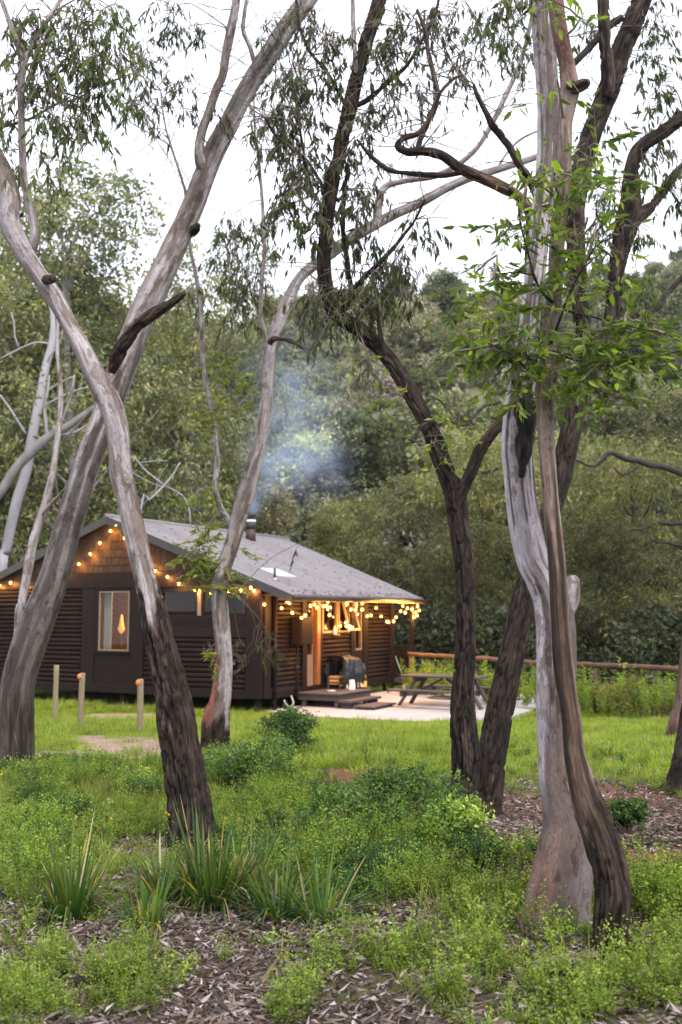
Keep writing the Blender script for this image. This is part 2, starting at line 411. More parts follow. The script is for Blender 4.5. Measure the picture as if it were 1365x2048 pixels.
def build_ground():
    Ys = np.concatenate([np.linspace(-25, 2, 12), np.linspace(2.3, 3.6, 8), 3.65*np.exp(np.linspace(0, math.log(62/3.65), 330))])
    us = np.concatenate([np.linspace(-3, -.75, 12)[:-1], np.linspace(-.75, .75, 240), np.linspace(.75, 3, 12)[1:]])
    YY, UU = np.meshgrid(Ys, us, indexing='ij'); XX = UU*(np.abs(YY)*.72+1.6)
    Z = gz(XX.ravel(), YY.ravel()); V = np.stack([XX.ravel(), YY.ravel(), Z], 1)
    n, m = XX.shape; i = np.arange(n-1)[:, None]*m; j = np.arange(m-1)[None, :]
    Fq = np.stack([i+j, i+j+1, i+m+j+1, i+m+j], -1).reshape(-1, 4)
    px, py = proj(V); inv = V[:, 1] > 2.5
    p = V*np.array([1, 1, 0])
    nz = fbm(p*1.7, 4); n2 = fbm(p*6+3, 3)
    soil = np.array([.085, .062, .045]); grass = np.array([.085, .10, .028]); red = np.array([.17, .082, .052]); path = np.array([.33, .235, .185])
    lit = np.array([.075, .056, .046])
    c = soil+(grass-soil)*sm(.35, .6, nz)[:, None]
    law = sm(10, 16, V[:, 1])[:, None]; c = c*(1-law)+law*np.array([.125, .15, .03])
    def mixm(c, m, k): return c+(k-c)*np.clip(m, 0, 1)[:, None]
    w = (n2-.5)*.9
    c = mixm(c, sm(.3, .62, blob(px, py, *LITTER)+w)*inv, lit)
    c = mixm(c, sm(.3, .55, blob(px, py, *RED)+w*.8)*inv, red)
    c = mixm(c, sm(.35, .5, blob(px, py, *PATH)+w*.6)*inv, path)
    c = c*(.8+.4*n2)[:, None]
    far = sm(33, 40, V[:, 1])[:, None]; c = c*(1-far)+far*np.array([.05, .055, .025])
    me = np_mesh('ground', V, Fq, None, True, col=c)
    m, nn, b = new_mat('earth'); L = nn.links
    a = N_(nn, 'ShaderNodeAttribute', attribute_name='col'); tc = N_(nn, 'ShaderNodeTexCoord')
    z1 = N_(nn, 'ShaderNodeTexNoise', Scale=28, Detail=8, Roughness=.7); L.new(tc.outputs['Object'], z1.inputs[0])
    r = ramp(nn, [(.3, (.55, .53, .5)), (.7, (1.35, 1.33, 1.3))]); L.new(z1.outputs['Fac'], r.inputs[0])
    L.new(mul(nn, a.outputs['Color'], r.outputs[0]), b.inputs['Base Color']); b.inputs['Roughness'].default_value = .95; b.inputs['Specular IOR Level'].default_value = .15
    bp = N_(nn, 'ShaderNodeBump', Strength=.8, Distance=.03); L.new(z1.outputs['Fac'], bp.inputs['Height']); L.new(bp.outputs[0], b.inputs['Normal'])
    me.materials.append(m)
    tag(link('ground', me), kind='structure')
build_ground()

def hillz(x, y):
    x = np.asarray(x, float); y = np.asarray(y, float)
    yc = 178+.25*x
    up = np.minimum(y, yc)-52; s = (.405+.0009*x)
    z = -1.8+np.where(up > 0, up*s, up*.1)+(np.maximum(y-yc, 0))*.04
    p = np.stack([x*.02, y*.02, x*0], -1)
    z = np.minimum(z, 95)
    return z+(fbm(p, 3)-.5)*14*sm(60, 110, y)
def build_hill():
    xs = np.linspace(-300, 300, 90); ys = np.linspace(46, 400, 80)
    XX, YY = np.meshgrid(xs, ys, indexing='xy'); V = np.stack([XX.ravel(), YY.ravel(), hillz(XX.ravel(), YY.ravel())], 1)
    n, m = XX.shape; i = np.arange(n-1)[:, None]*m; j = np.arange(m-1)[None, :]
    Fq = np.stack([i+j, i+j+1, i+m+j+1, i+m+j], -1).reshape(-1, 4)
    me = np_mesh('hill', V, Fq, plain('hill_soil', (.15, .135, .08), .95, .4, .12, bump=.2))
    tag(link('hill', me), kind='structure')
build_hill()

# patio slab
def patio():
    pts = [(-1.75, 23.4), (-.9, 22.5), (-.1, 21.95), (.85, 21.5), (2.2, 21.0), (3.05, 20.95), (3.75, 22.2), (4.5, 23.7), (5.3, 25.7), (5.6, 27.3), (4.4, 28.5), (2.6, 29.9), (.9, 29.2), (-.3, 26.2)]
    P = spline(np.array([(x, y, 0) for x, y in pts+pts[:1]]), .25)[:-1]
    n = len(P); top = P.copy(); top[:, 2] = -.665+0*P[:, 0]; bot = P.copy(); bot[:, 2] = -.86
    Fs = [np.stack([np.arange(n), (np.arange(n)+1) % n, (np.arange(n)+1) % n+n, np.arange(n)+n], 1)[:, ::-1], np.arange(n)[None, :]]
    tag(link('patio', np_mesh('patio', np.vstack([top, bot]), Fs, M['concrete'], False)), kind='structure')
patio()

# ------------------------------------------------------------------ cabin
TH = math.radians(28.2); CORN = np.array([-1.824, 23.2])
AX = np.array([math.cos(TH), -math.sin(TH)]); AY = np.array([math.sin(TH), math.cos(TH)])
def to_local(p): d = np.asarray(p)[:2]-CORN; return np.array([d@AX, d@AY, p[2]])
def ray_local(px, py, axis, val):
    o = to_local(np.array([0, 0, H])); q = to_local(at(px, py, 10.)); d = q-o; return o+d*((val-o[axis])/d[axis])
def to_world(x, y, z): q = CORN+AX*x+AY*y; return np.array([q[0], q[1], z])

cabin = thing('log_cabin', 'dark brown log cabin with low gable roof and warm string lights behind the trees', 'cabin', (CORN[0], CORN[1], 0), -TH)
ZB, ZT, WL = -.30, 2.22, -9.3      # wall foot, wall head, left end of the gable wall
SLOPE = .368
def roofz(x): return 4.02-abs(x+4.66)*SLOPE

# inner shell (dark backing behind the cladding, with openings left for the windows)
def wall_with_holes(name, axis, a0, a1, thick, holes, mat, top=ZT):
    """axis 1: wall in the plane y=const (runs along x); axis 0: wall in x=const (runs along y)"""
    mb = MB(); cuts = sorted(set([a0, a1]+[h[0] for h in holes]+[h[1] for h in holes]))
    for p, q in zip(cuts[:-1], cuts[1:]):
        zs = [ZB, top]
        for h in holes:
            if h[0] <= p+1e-6 and h[1] >= q-1e-6: zs += [h[2], h[3]]
        zs = sorted(zs); k = 0
        while k < len(zs)-1:
            z0, z1 = zs[k], zs[k+1]; mid = (z0+z1)/2
            if z1-z0 > 1e-4 and not any(h[0] <= p+1e-6 and h[1] >= q-1e-6 and h[2] < mid < h[3] for h in holes):
                if axis == 1: mb.box(p, q, thick[0], thick[1], z0, z1)
                else: mb.box(thick[0], thick[1], p, q, z0, z1)
            k += 1
    return mb.build(name, mat, cabin)
GH = [(-4.93, -3.94, .64, 2.14), (-2.93, -1.86, 1.60, 2.12), (-1.72, -1.22, 1.60, 2.12), (-1.02, -.45, 1.55, 2.08)]
SH = [(2.03, 2.50, -.28, 2.05), (2.84, 3.66, 1.08, 2.1), (3.72, 4.34, 1.08, 2.1), (4.62, 5.05, .58, 2.1)]
wall_with_holes('gable_wall', 1, WL, 0, (.04, .12), GH, M['dark'])
wall_with_holes('side_wall', 0, .12, 7.1, (-.12, -.04), SH, M['dark'])
mb = MB(); mb.box(WL, WL+.1, .12, 7.0, ZB, ZT); mb.box(WL+.1, -.12, 7.0, 7.1, ZB, ZT)
mb.prism([(7.08, ZT), (7.18, ZT), (7.18, ZT)][:2]+[(7.18, ZT+.01), (7.08, ZT+.01)], 0, WL, 0); mb.build('rear_wall', M['board'], cabin)
mb = MB(); mb.prism([(ZT, WL), (ZT, 0), (roofz(0)-.05, 0), (3.95, -4.66), (roofz(WL)-.05, WL)], 1, .03, .1); mb.build('gable', M['dark'], cabin)
mb = MB(); mb.prism([(ZT+.02, WL), (ZT+.02, 0), (roofz(0)-.05, 0), (3.95, -4.66), (roofz(WL)-.05, WL)], 1, 7.0, 7.08); mb.build('rear_gable', M['board'], cabin)
mb = MB(); mb.box(WL+.05, -.12, .13, 6.99, ZB-.08, ZB+.02); mb.build('floor', M['interior'], cabin)
mb = MB(); mb.box(WL+.1, -.12, .13, 6.99, 2.24, 2.28); mb.build('ceiling', M['interior'], cabin)
mb = MB(); mb.box(-7.0, -3.3, 2.4, 2.48, ZB+.03, 2.23); mb.box(-7.0, -6.94, .13, 2.4, ZB+.03, 2.23); mb.box(-3.36, -3.3, .13, 2.4, ZB+.03, 2.23); mb.build('partition', M['interior'], cabin)
mb = MB(); mb.box(-1.9, -1.84, 2.0, 6.9, ZB+.03, 2.23); mb.box(-1.8, -.13, 1.94, 2.0, ZB+.03, 2.23); mb.build('partition', M['warmwood'], cabin)

# half-round log cladding: every course of every panel is a log
LH = .113
_logcache = {}
def log_mesh(L):
    k = round(L, 2)
    if k not in _logcache:
        a = np.linspace(-.5*math.pi, .5*math.pi, 6); prof = [(math.sin(t)*LH*.485, -math.cos(t)*.055) for t in a]
        mb = MB(); n = len(prof); mb.prism([(p[1], p[0]) for p in prof], 0, 0, L); _logcache[k] = mb.mesh('log', M['log'], True)
        me = _logcache[k]
        for pl in me.polygons:
            if len(pl.vertices) > 4 or abs(pl.normal.y) > .999: pl.use_smooth = False
    return _logcache[k]
def logs_gable(x0, x1, z0, z1):
    n = int(round((z1-z0)/LH)); h = (z1-z0)/n
    for k in range(n):
        o = link('log', log_mesh(x1-x0), cabin, (x0, .035+random.uniform(-.004, .004), z0+h*(k+.5)), (random.uniform(-.03, .03), random.uniform(-.0015, .0015), 0)); o.scale.z = h/LH
def logs_side(y0, y1, z0, z1):
    n = int(round((z1-z0)/LH)); h = (z1-z0)/n
    for k in range(n):
        o = link('log', log_mesh(y1-y0), cabin, (-.035+random.uniform(-.004, .004), y0, z0+h*(k+.5)), (0, random.uniform(-.0015, .0015), math.pi/2)); o.scale.z = h/LH
logs_gable(WL+.02, -5.50, ZB+.12, 2.20)
logs_gable(-3.46, -.45, ZB+.12, 1.0)
logs_side(.46, 1.76, ZB+.16, 2.2); logs_side(2.80, 4.36, ZB+.16, 1.02); logs_side(5.40, 6.80, ZB+.1, 2.2)

def board(x0, x1, y0, y1, z0, z1, mat='board', name='board', bev=.006, parent=None):
    return MB().box(x0, x1, y0, y1, z0, z1, bev=bev).build(name, M[mat], parent or cabin)
# gable face boards
fz = 2.62; fx_ = (4.02-.07-fz)/SLOPE
MB().prism([(2.225, WL), (2.225, -.02), (roofz(-.02)-.07, -.02), (fz, -4.66+fx_), (fz, -4.66-fx_), (roofz(WL)-.07, WL)], 1, -.045, .028).build('fascia', M['board'], cabin)
board(-5.48, -5.06, -.035, .037, ZB, 2.22); board(-3.84, -3.48, -.035, .037, ZB, 2.22)
board(-5.055, -3.845, -.012, .036, ZB, .58); board(-5.055, -4.96, -.03, .036, .585, 2.22); board(-3.91, -3.845, -.03, .036, .585, 2.22); board(-4.955, -3.915, -.03, .036, 2.15, 2.22)
board(-3.46, -.43, -.03, .036, 1.02, 1.24); board(-3.46, -.43, -.025, .036, 1.245, 1.52); 
board(-3.46, -2.95, -.02, .036, 1.525, 2.22); board(-1.84, -1.74, -.03, .036, 1.525, 2.22, 'frame'); board(-1.2, -1.05, -.02, .036, 1.525, 2.22)
board(-.425, -.002, -.05, .037, ZB-.08, 2.22)          # broad corner board
board(WL, -.43, -.03, .1, ZB-.1, ZB+.1, name='bearer')
# side face boards
board(-.03, .05, .04, .30, ZB-.08, 2.25); board(-.03, .045, .30, 6.82, ZB-.1, ZB+.08, name='bearer')
for y0, y1 in ((1.78, 2.0), (2.52, 2.79), (4.38, 4.6), (5.08, 5.38)): board(-.036, .05, y0, y1, ZB+.085, 2.2)
board(-.036, .02, 4.605, 5.075, ZB+.085, .55); board(-.036, .03, 2.8, 4.375, 1.03, 1.07, name='sill')
board(-.036, .03, 1.76, 5.4, 2.12, 2.2); board(-.03, .06, .04, 7.12, 2.205, 2.262, name='fascia')
board(-.05, .07, 6.83, 6.97, -.7, 2.2, name='corner_post'); board(-.03, .05, 6.98, 7.12, ZB, 2.2)
# shingles in the gable: each one its own piece
sh = [MB().box(0, w, -.012, .006, 0, .26, bev=.004).mesh('shingle', M['shingle']) for w in (.15, .185, .22)]
cnt = 0
z = 2.60; r = 0
while z < 3.85:
    xl = -4.66-(4.02-.10-(z+.10))/SLOPE; xr = -4.66+(4.02-.10-(z+.10))/SLOPE
    xl = max(xl, WL+.05); x = xl+random.uniform(-.05, 0)
    while x < xr-.05:
        k = random.randrange(3); w = (.15, .185, .22)[k]
        if x+w > xr+.06: break
        if cnt < 298:
            o = link('shingle', sh[k], cabin, (x, .012-.002*(r % 2)+random.uniform(-.006, .002), z+random.uniform(-.012, .012)), (-.06+random.uniform(-.015, .015), random.uniform(-.012, .012), 0)); cnt += 1
        x += w+.008
    z += .2; r += 1
# roof: two slopes with low ribs, bargeboards, gutter, ridge cap
ED, EX = -.12, .9
def roof_slope(sgn):
    """sheet from eave to ridge with standing ribs, far edge running out further at the ridge"""
    mb = MB(); n = 60; t = .05
    yf = lambda s: 7.28+1.35*s
    xs = [sgn*(5.56)*(1-s)-4.66 for s in (0, 1)]
    P = []
    for i in range(n+1):
        u = i/n
        for q in (0, .12, .5, .62) if i < n else (0,):
            uu = (i+q)/n; hgt = .018 if q in (.12, .5) else 0
            for s in (0, 1):
                y = ED+(yf(s)-ED)*uu; x = xs[s]; P.append((x, y, roofz(x)+hgt+.02))
    V = np.array(P); k = len(V)//2; Vb = V.copy(); Vb[:, 2] = np.array([roofz(x) for x in V[:, 0]])-t
    i = np.arange(k-1)*2; Ft = np.stack([i, i+1, i+3, i+2], 1); o = len(V)
    if sgn > 0: Ft = Ft
    else: Ft = Ft[:, ::-1]
    Fb = (Ft+o)[:, ::-1]; ends = np.array([[0, o, o+1, 1], [2*k-2, 2*k-1, o+2*k-1, o+2*k-2]])
    e1 = np.stack([i, i+2, i+2+o, i+o], 1); e2 = np.stack([i+1, i+1+o, i+3+o, i+3], 1)
    return link('roof', np_mesh('roof', np.vstack([V, Vb]), [np.vstack([Ft, Fb, ends, e1, e2])], M['roof'], False), cabin)
roof_r = roof_slope(1); roof_l = roof_slope(-1)
MB().tube([(-4.66, ED-.01, 4.05), (-4.66, 8.64, 4.05)], .06, 8).build('ridge_cap', M['roof'], roof_r, True)
for sgn, rf in ((1, roof_r), (-1, roof_l)):
    mb = MB(); xa, xb = -4.66, -4.66+sgn*5.56
    pl = [(roofz(xa)+.03, xa), (roofz(xb)+.03, xb), (roofz(xb)-.17, xb), (roofz(xa)-.17, xa)]
    mb.prism(pl if sgn > 0 else pl[::-1], 1, ED-.035, ED-.002); mb.build('bargeboard', M['gutter'], rf)
MB().prism([(1.86, .905), (1.98, .905), (1.98, 1.02), (1.94, 1.0), (1.87, .96)][::-1], 1, ED, 7.3).build('gutter', M['gutter'], roof_r, True)
MB().box(.05, .9, ED+.02, 7.2, 2.0, 2.012, Matrix.Rotation(0, 4, 'Y')).build('soffit', M['warmwood'], roof_r)
rl_ = np.random.default_rng(8); nl_ = 420; lx_ = rl_.uniform(-4.4, .85, nl_); ly_ = rl_.uniform(.1, 7.1, nl_)**1.0; lx_ = np.where(rl_.random(nl_) < .4, rl_.uniform(.55, .88, nl_), lx_)
ROOFLEAF = (lx_, ly_)
# skylight sheet, vent pipe, flue
def onroof(x, y, dz=0): return np.array([x, y, roofz(x)+.02+dz])
mb = MB(); q = [onroof(-1.0, 1.35, .032), onroof(-.42, 1.35, .032), onroof(-.42, 2.25, .032), onroof(-1.0, 2.25, .032)]
q = q+[p-np.array([0, 0, .03]) for p in q]; mb.add(q, [(0, 1, 2, 3), (7, 6, 5, 4), (0, 4, 5, 1), (1, 5, 6, 2), (2, 6, 7, 3), (3, 7, 4, 0)]); mb.build('skylight', M['skylight'], roof_r)
vp = MB(); vp.tube([onroof(-.2, .85, -.05), onroof(-.2, .85, .27)], .03, 10); vpo = vp.build('vent_pipe', M['flue'], roof_r, True)
MB().tube([onroof(-.2, .85, -.02), onroof(-.2, .85, .03)], [.06, .035], 10).build('flashing', M['white'], vpo, True)
ch = ray_local(502, 1082, 0, -3.9); cyy = ch[1]
fl = MB().tube([(-3.9, cyy, roofz(-3.9)-.1), (-3.9, cyy, roofz(-3.9)+.40)], [.16, .14], 14).build('flue', M['flue'], cabin, True)
MB().tube([(-3.9, cyy, roofz(-3.9)+.36), (-3.9, cyy, roofz(-3.9)+.56)], .155, 14).build('collar', M['soot'], fl, True)
MB().tube([(-3.9, cyy, roofz(-3.9)+.56), (-3.9, cyy, roofz(-3.9)+.63)], .15, 14).build('band', M['white'], fl, True)
MB().tube([(-3.9, cyy, roofz(-3.9)+.63), (-3.9, cyy, roofz(-3.9)+.72), (-3.9, cyy, roofz(-3.9)+.73), (-3.9, cyy, roofz(-3.9)+.84), (-3.9, cyy, roofz(-3.9)+.85)], [.11, .11, .165, .16, .05], 14).build('cowl', M['soot'], fl, True)
MB().tube([(-4.15, cyy-.35, roofz(-4.15)+.02), (-4.15, cyy-.35, roofz(-4.15)+.10), (-4.15, cyy-.35, roofz(-4.15)+.13)], [.1, .1, .04], 10).build('roof_vent', M['white'], cabin, True)

# windows
def window_gable(x0, x1, z0, z1, fw=.04, mat='frame'):
    mb = MB(); y0, y1 = -.018, .07
    mb.box(x0, x0+fw, y0, y1, z0, z1); mb.box(x1-fw, x1, y0, y1, z0, z1); mb.box(x0+fw, x1-fw, y0, y1, z0, z0+fw); mb.box(x0+fw, x1-fw, y0, y1, z1-fw, z1)
    w = mb.build('window', M[mat], cabin); MB().box(x0+fw, x1-fw, .025, .031, z0+fw, z1-fw).build('pane', M['glass'], w); return w
def window_side(y0, y1, z0, z1, fw=.045, mat='frame'):
    mb = MB(); x0, x1 = -.07, .018
    mb.box(x0, x1, y0, y0+fw, z0, z1); mb.box(x0, x1, y1-fw, y1, z0, z1); mb.box(x0, x1, y0+fw, y1-fw, z0, z0+fw); mb.box(x0, x1, y0+fw, y1-fw, z1-fw, z1)
    w = mb.build('window', M[mat], cabin); MB().box(-.031, -.025, y0+fw, y1-fw, z0+fw, z1-fw).build('pane', M['glass'], w); return w
gw = window_gable(-4.93, -3.94, .64, 2.14, .035); board(-4.99, -3.88, -.06, -.02, .57, .635, 'board', 'sill', .005, gw)
for h in GH[1:]: window_gable(*h, fw=.03, mat='board')
window_side(2.84, 3.66, 1.08, 2.1); window_side(4.62, 5.05, .58, 2.1, .05)
w2 = window_side(3.72, 4.34, 1.08, 2.1)
mb = MB()                                                    # awning sash propped open outwards
Ms = Matrix.Translation((.03, 0, 2.08)) @ Matrix.Rotation(math.radians(-16), 4, 'Y')
for b_ in ((0, .04, 3.72, 3.78, -1.0, 0), (0, .04, 4.28, 4.34, -1.0, 0), (0, .04, 3.78, 4.28, -1.0, -.94), (0, .04, 3.78, 4.28, -.06, 0)): mb.box(*b_, M=Ms)
sa = mb.build('sash', M['frame'], w2); MB().box(.017, .023, 3.78, 4.28, -.94, -.06, M=Ms).build('pane', M['glass'], sa)
# curtain, door, meter box and pipes
n = 40; cp = np.array([(-4.9+.24*i/n, .16+.022*math.sin(i*1.5)) for i in range(n+1)]); V = np.array([(x, y, zz) for zz in (.55, 2.2) for x, y in cp]+[(x, y+.006, zz) for zz in (.55, 2.2) for x, y in cp])
k = n+1; i = np.arange(n); Fq = np.vstack([np.stack([i, i+1, i+1+k, i+k], 1), np.stack([i+2*k, i+3*k, i+1+3*k, i+1+2*k], 1)]); link('curtain', np_mesh('curtain', V, Fq, M['curtain']), cabin)
dr = MB().box(-.09, -.05, 2.05, 2.48, -.26, .55, bev=.008).box(-.09, -.05, 2.05, 2.13, .55, 2.04).box(-.09, -.05, 2.40, 2.48, .55, 2.04).box(-.09, -.05, 2.13, 2.40, 1.96, 2.04).build('door', M['doorwood'], cabin)
MB().box(-.074, -.068, 2.13, 2.40, .55, 1.96).build('pane', M['glass'], dr)
MB().tube([(-.05, 2.44, .78), (.0, 2.44, .78), (.0, 2.36, .78)], .011, 8).build('handle', M['steel'], dr, True)
board(-.06, .055, 2.5, 2.66, ZB+.09, 2.1, 'warmwood', 'door_jamb')
mbx = MB().box(.055, .34, 1.20, 1.78, .82, 1.50, bev=.012).build('meter_box', M['board'], cabin)
MB().box(.341, .348, 1.23, 1.75, .85, 1.47).build('lid', M['board'], mbx)
MB().tube([(.09, 1.42, .83), (.09, 1.42, -.45)], .03, 8).build('conduit', M['board'], cabin, True)
MB().box(.055, .125, 1.36, 1.48, .28, .31).build('bracket', M['steel'], cabin)
MB().tube([(.09, .42, 2.2), (.09, .42, -.72)], .045, 10).build('downpipe', M['board'], cabin, True)
ho = [to_local(at(*q)) for q in ((583, 1392, 22.6), (586, 1400, 22.5), (587, 1408, 22.4), (580, 1414, 22.3), (573, 1409, 22.3), (569, 1401, 22.4))]
MB().tube(spline(np.array(ho), .03), .022, 8).build('waste_pipe', M['greycloth'], cabin, True)
for x in (-9.0, -7.4, -5.8, -4.2, -2.7, -1.3, -.2): MB().tube([(x, .15, -.85), (x, .15, ZB-.09)], .09, 10).build('stump', M['board'], cabin, True)
for y in (1.2, 2.6, 4.1, 5.6, 6.9): MB().tube([(-.15, y, -.85), (-.15, y, ZB-.09)], .09, 10).build('stump', M['board'], cabin, True)
# landing and steps at the door: planks one by one
DZ = -.33
lan = MB(); lan.box(.06, 1.14, 1.54, 1.60, DZ-.17, DZ-.04); lan.box(.06, 1.14, 3.16, 3.22, DZ-.17, DZ-.04); lan.box(1.14, 1.19, 1.54, 3.22, DZ-.17, DZ-.04)
for x, y in ((1.1, 1.62), (1.1, 3.1), (.2, 1.62), (.2, 3.1)): lan.box(x-.05, x+.05, y-.05, y+.05, -.72, DZ-.175)
land = lan.build('landing', M['tablewood'], cabin)
for k in range(11):
    x0 = .06+k*.106; MB().box(x0, x0+.1, 1.5, 3.26, DZ-.038+random.uniform(0, .003), DZ, bev=.004).build('plank', M['tablewood'], land)
MB().box(1.22, 1.56, 1.45, 3.1, -.53, -.475, bev=.006).box(1.24, 1.50, 1.55, 1.61, -.7, -.535).box(1.24, 1.50, 2.95, 3.01, -.7, -.535).build('step', M['tablewood'], cabin)
MB().box(1.58, 2.12, 1.5, 2.75, -.63, -.585, bev=.006).box(1.6, 2.1, 1.6, 1.66, -.7, -.632).box(1.6, 2.1, 2.55, 2.61, -.7, -.632).build('step', M['tablewood'], cabin)
# porch at the far corner: deck, post, lattice, steps
pl_ = MB().box(.08, 1.0, 7.0, 8.5, -.42, -.30, bev=.006).build('porch_deck', M['tablewood'], cabin)
MB().box(.55, .65, 7.05, 7.15, -.30, 2.06, bev=.006).build('porch_post', M['board'], cabin); MB().box(.55, .65, 7.05, 7.15, -.78, -.43).build('porch_post', M['board'], cabin)
MB().box(.07, .55, 7.06, 7.12, .60, .66, bev=.005).build('porch_rail', M['board'], cabin)
la = MB().box(.07, .55, 7.075, 7.105, -.28, -.24).build('lattice', M['board'], cabin)
def clip_slat(c, d, x0, x1, z0, z1):
    ts = []
    for a, lo, hi in ((0, x0, x1), (1, z0, z1)):
        t = sorted(((lo-c[a])/d[a], (hi-c[a])/d[a])); ts.append(t)
    t0, t1 = max(ts[0][0], ts[1][0]), min(ts[0][1], ts[1][1]); return (t0, t1) if t1-t0 > .05 else None
for sgn in (1, -1):
    for k in range(-9, 14):
        c = (.07, -.24+k*.095 if sgn > 0 else -.24+k*.095+.3); d = (math.sqrt(.5), sgn*math.sqrt(.5)); t = clip_slat(c, d, .072, .548, -.238, .598)
        if t:
            y = 7.083 if sgn > 0 else 7.095; p0 = (c[0]+d[0]*t[0], c[1]+d[1]*t[0]); p1 = (c[0]+d[0]*t[1], c[1]+d[1]*t[1])
            nx, nz_ = -d[1]*.014, d[0]*.014
            mb = MB(); mb.prism([(p0[1]+nz_, p0[0]+nx), (p0[1]-nz_, p0[0]-nx), (p1[1]-nz_, p1[0]-nx), (p1[1]+nz_, p1[0]+nx)], 1, y-.005, y+.005); mb.build('slat', M['board'], la)
for k in range(2): MB().box(1.02+.3*k, 1.31+.3*k, 7.1, 8.2, -.46-.13*k, -.41-.13*k, bev=.005).build('step', M['tablewood'], cabin)

# lamp seen through the window, and a bottle on the sill
lp = thing('table_lamp', 'small warm lit lamp seen through the tall gable window', 'lamp', tuple(to_world(-5.05, 1.0, .55)), -TH)
MB().tube([(0, 0, 0), (0, 0, .02), (0, 0, .03), (0, 0, .6)], [.09, .09, .02, .015], 10).build('stand', M['soot'], lp, True)
MB().tube([(0, 0, .50), (0, 0, .62), (0, 0, .74), (0, 0, 1.0)], [.03, .10, .06, .02], 12).build('lamp_shade', M['lamp'], lp, True)
ld = bpy.data.lights.new('room_light', 'POINT'); ld.energy = 65; ld.color = (1, .52, .18); ld.shadow_soft_size = .06; lo = bpy.data.objects.new('room_light', ld); COL.objects.link(lo); lo.parent = lp; lo.location = (.75, .3, 1.35)
MB().box(-.35, .35, -.2, .2, -.06, -.002).box(-.33, -.27, -.18, -.12, -.85, -.06).box(.27, .33, -.18, -.12, -.85, -.06).box(-.33, -.27, .12, .18, -.85, -.06).box(.27, .33, .12, .18, -.85, -.06).build('side_table', M['warmwood'], None)
tb = bpy.data.objects['side_table']; tb.location = lp.location; tb.rotation_euler = lp.rotation_euler; tag(tb, 'small brown table under the lit lamp inside the gable window', 'table')
bt = thing('bottle', 'white bottle standing on the sill of the lit side window', 'bottle', tuple(to_world(.0, 3.42, 1.071)), -TH)
bpy.data.objects[bt.name].location = tuple(to_world(.055, 3.42, 1.04))
MB().tube([(0, 0, 0), (0, 0, .13), (0, 0, .17), (0, 0, .2)], [.045, .045, .018, .016], 12).build('body', M['white'], bt, True)
MB().tube([(0, 0, .2), (0, 0, .235)], .02, 10).build('cap', M['orange'], bt, True)
board(.03, .12, 3.3, 3.6, 1.015, 1.038, 'frame', 'sill')

# string lights
bulb_me = None
def ico(r):
    import bmesh
    bm = bmesh.new(); bmesh.ops.create_icosphere(bm, subdivisions=2, radius=r)
    for f in bm.faces: f.smooth = True
    for v in bm.verts:
        if v.co.z > 0: v.co.z *= 1.15
    me = bpy.data.meshes.new('bulb'); bm.to_mesh(me); bm.free(); me.materials.append(M['bulb']); return me
bulb_me = ico(.032)
sock_me = MB().tube([(0, 0, .03), (0, 0, .085)], [.019, .016], 8).mesh('socket', M['wire'], True)
BL = bpy.data.lights.new('bulb_light', 'POINT'); BL.energy = 6.0; BL.color = (1, .45, .10); BL.shadow_soft_size = .012
BL2 = BL.copy(); BL2.energy = 4.6
def string_lights(label, bulbs, plane):
    t = thing('string_lights', label, 'string lights', (CORN[0], CORN[1], 0), -TH, 'warm string lights on the cabin')
    axis, val = plane; pts = []
    for px, py, *v in bulbs:
        q = ray_local(px, py, axis, v[0] if v else val); pts.append(q)
        b = link('bulb', bulb_me, t, tuple(q), (random.uniform(-.4, .4), random.uniform(-.4, .4), 0)); link('socket', sock_me, b); gl = bpy.data.objects.new('bulb_light', BL2 if plane[0] == 1 else BL); COL.objects.link(gl); gl.parent = b; gl.location = (0, 0, -.05)
    P = []
    for a, b in zip(pts[:-1], pts[1:]):
        L = np.linalg.norm(b-a)
        for s in np.linspace(0, 1, 7)[:-1]:
            c = a+(b-a)*s+np.array([0, 0, .085-.12*L*4*s*(1-s)*.6]); P.append(c)
    P.append(pts[-1]+np.array([0, 0, .085])); MB().tube(P, .010, 5).build('cable', M['wire'], t, True); return t
Z1 = lambda L: [(a*.3663, 1000+b*.3663) for a, b in L]
Z2 = lambda L: [(400+a*.3663, 1000+b*.3663, *r) for a, b, *r in L]
string_lights('string of warm bulbs along the gable front and its peak',
    Z1([(-60, 480), (0, 468), (59, 452), (140, 470), (215, 455), (330, 400), (433, 350), (495, 295), (547, 234), (605, 168), (638, 140), (681, 209), (740, 290), (800, 345), (850, 386), (915, 420), (978, 457), (1065, 490), (1152, 508), (1246, 498), (1316, 490)])+[(502, 1175), (508, 1181), (529, 1209)], (1, -.13))
string_lights('string of warm bulbs looped beneath the eave of the long side wall',
    Z2([(447, 591), (485, 559), (505, 615), (556, 643), (577, 630), (604, 576), (627, 571), (641, 588), (676, 580), (692, 578), (697, 558), (712, 587), (709, 627), (769, 537), (802, 569), (827, 598), (851, 602), (855, 573), (888, 566), (887, 598), (915, 634), (935, 630), (963, 588), (990, 635), (1022, 664), (1031, 668), (1058, 662), (1072, 640), (1097, 607), (1108, 578), (1122, 614), (1134, 590), (1157, 597), (1178, 611), (1171, 639), (1187, 631), (1197, 603), (1189, 579)]), (0, .72))
string_lights('three bulbs added in place of string light reflections in the propped open sash', Z2([(768, 688), (800, 689), (816, 687)]), (0, .33))  # added bulbs: the sash glass only mirrors the eave string here

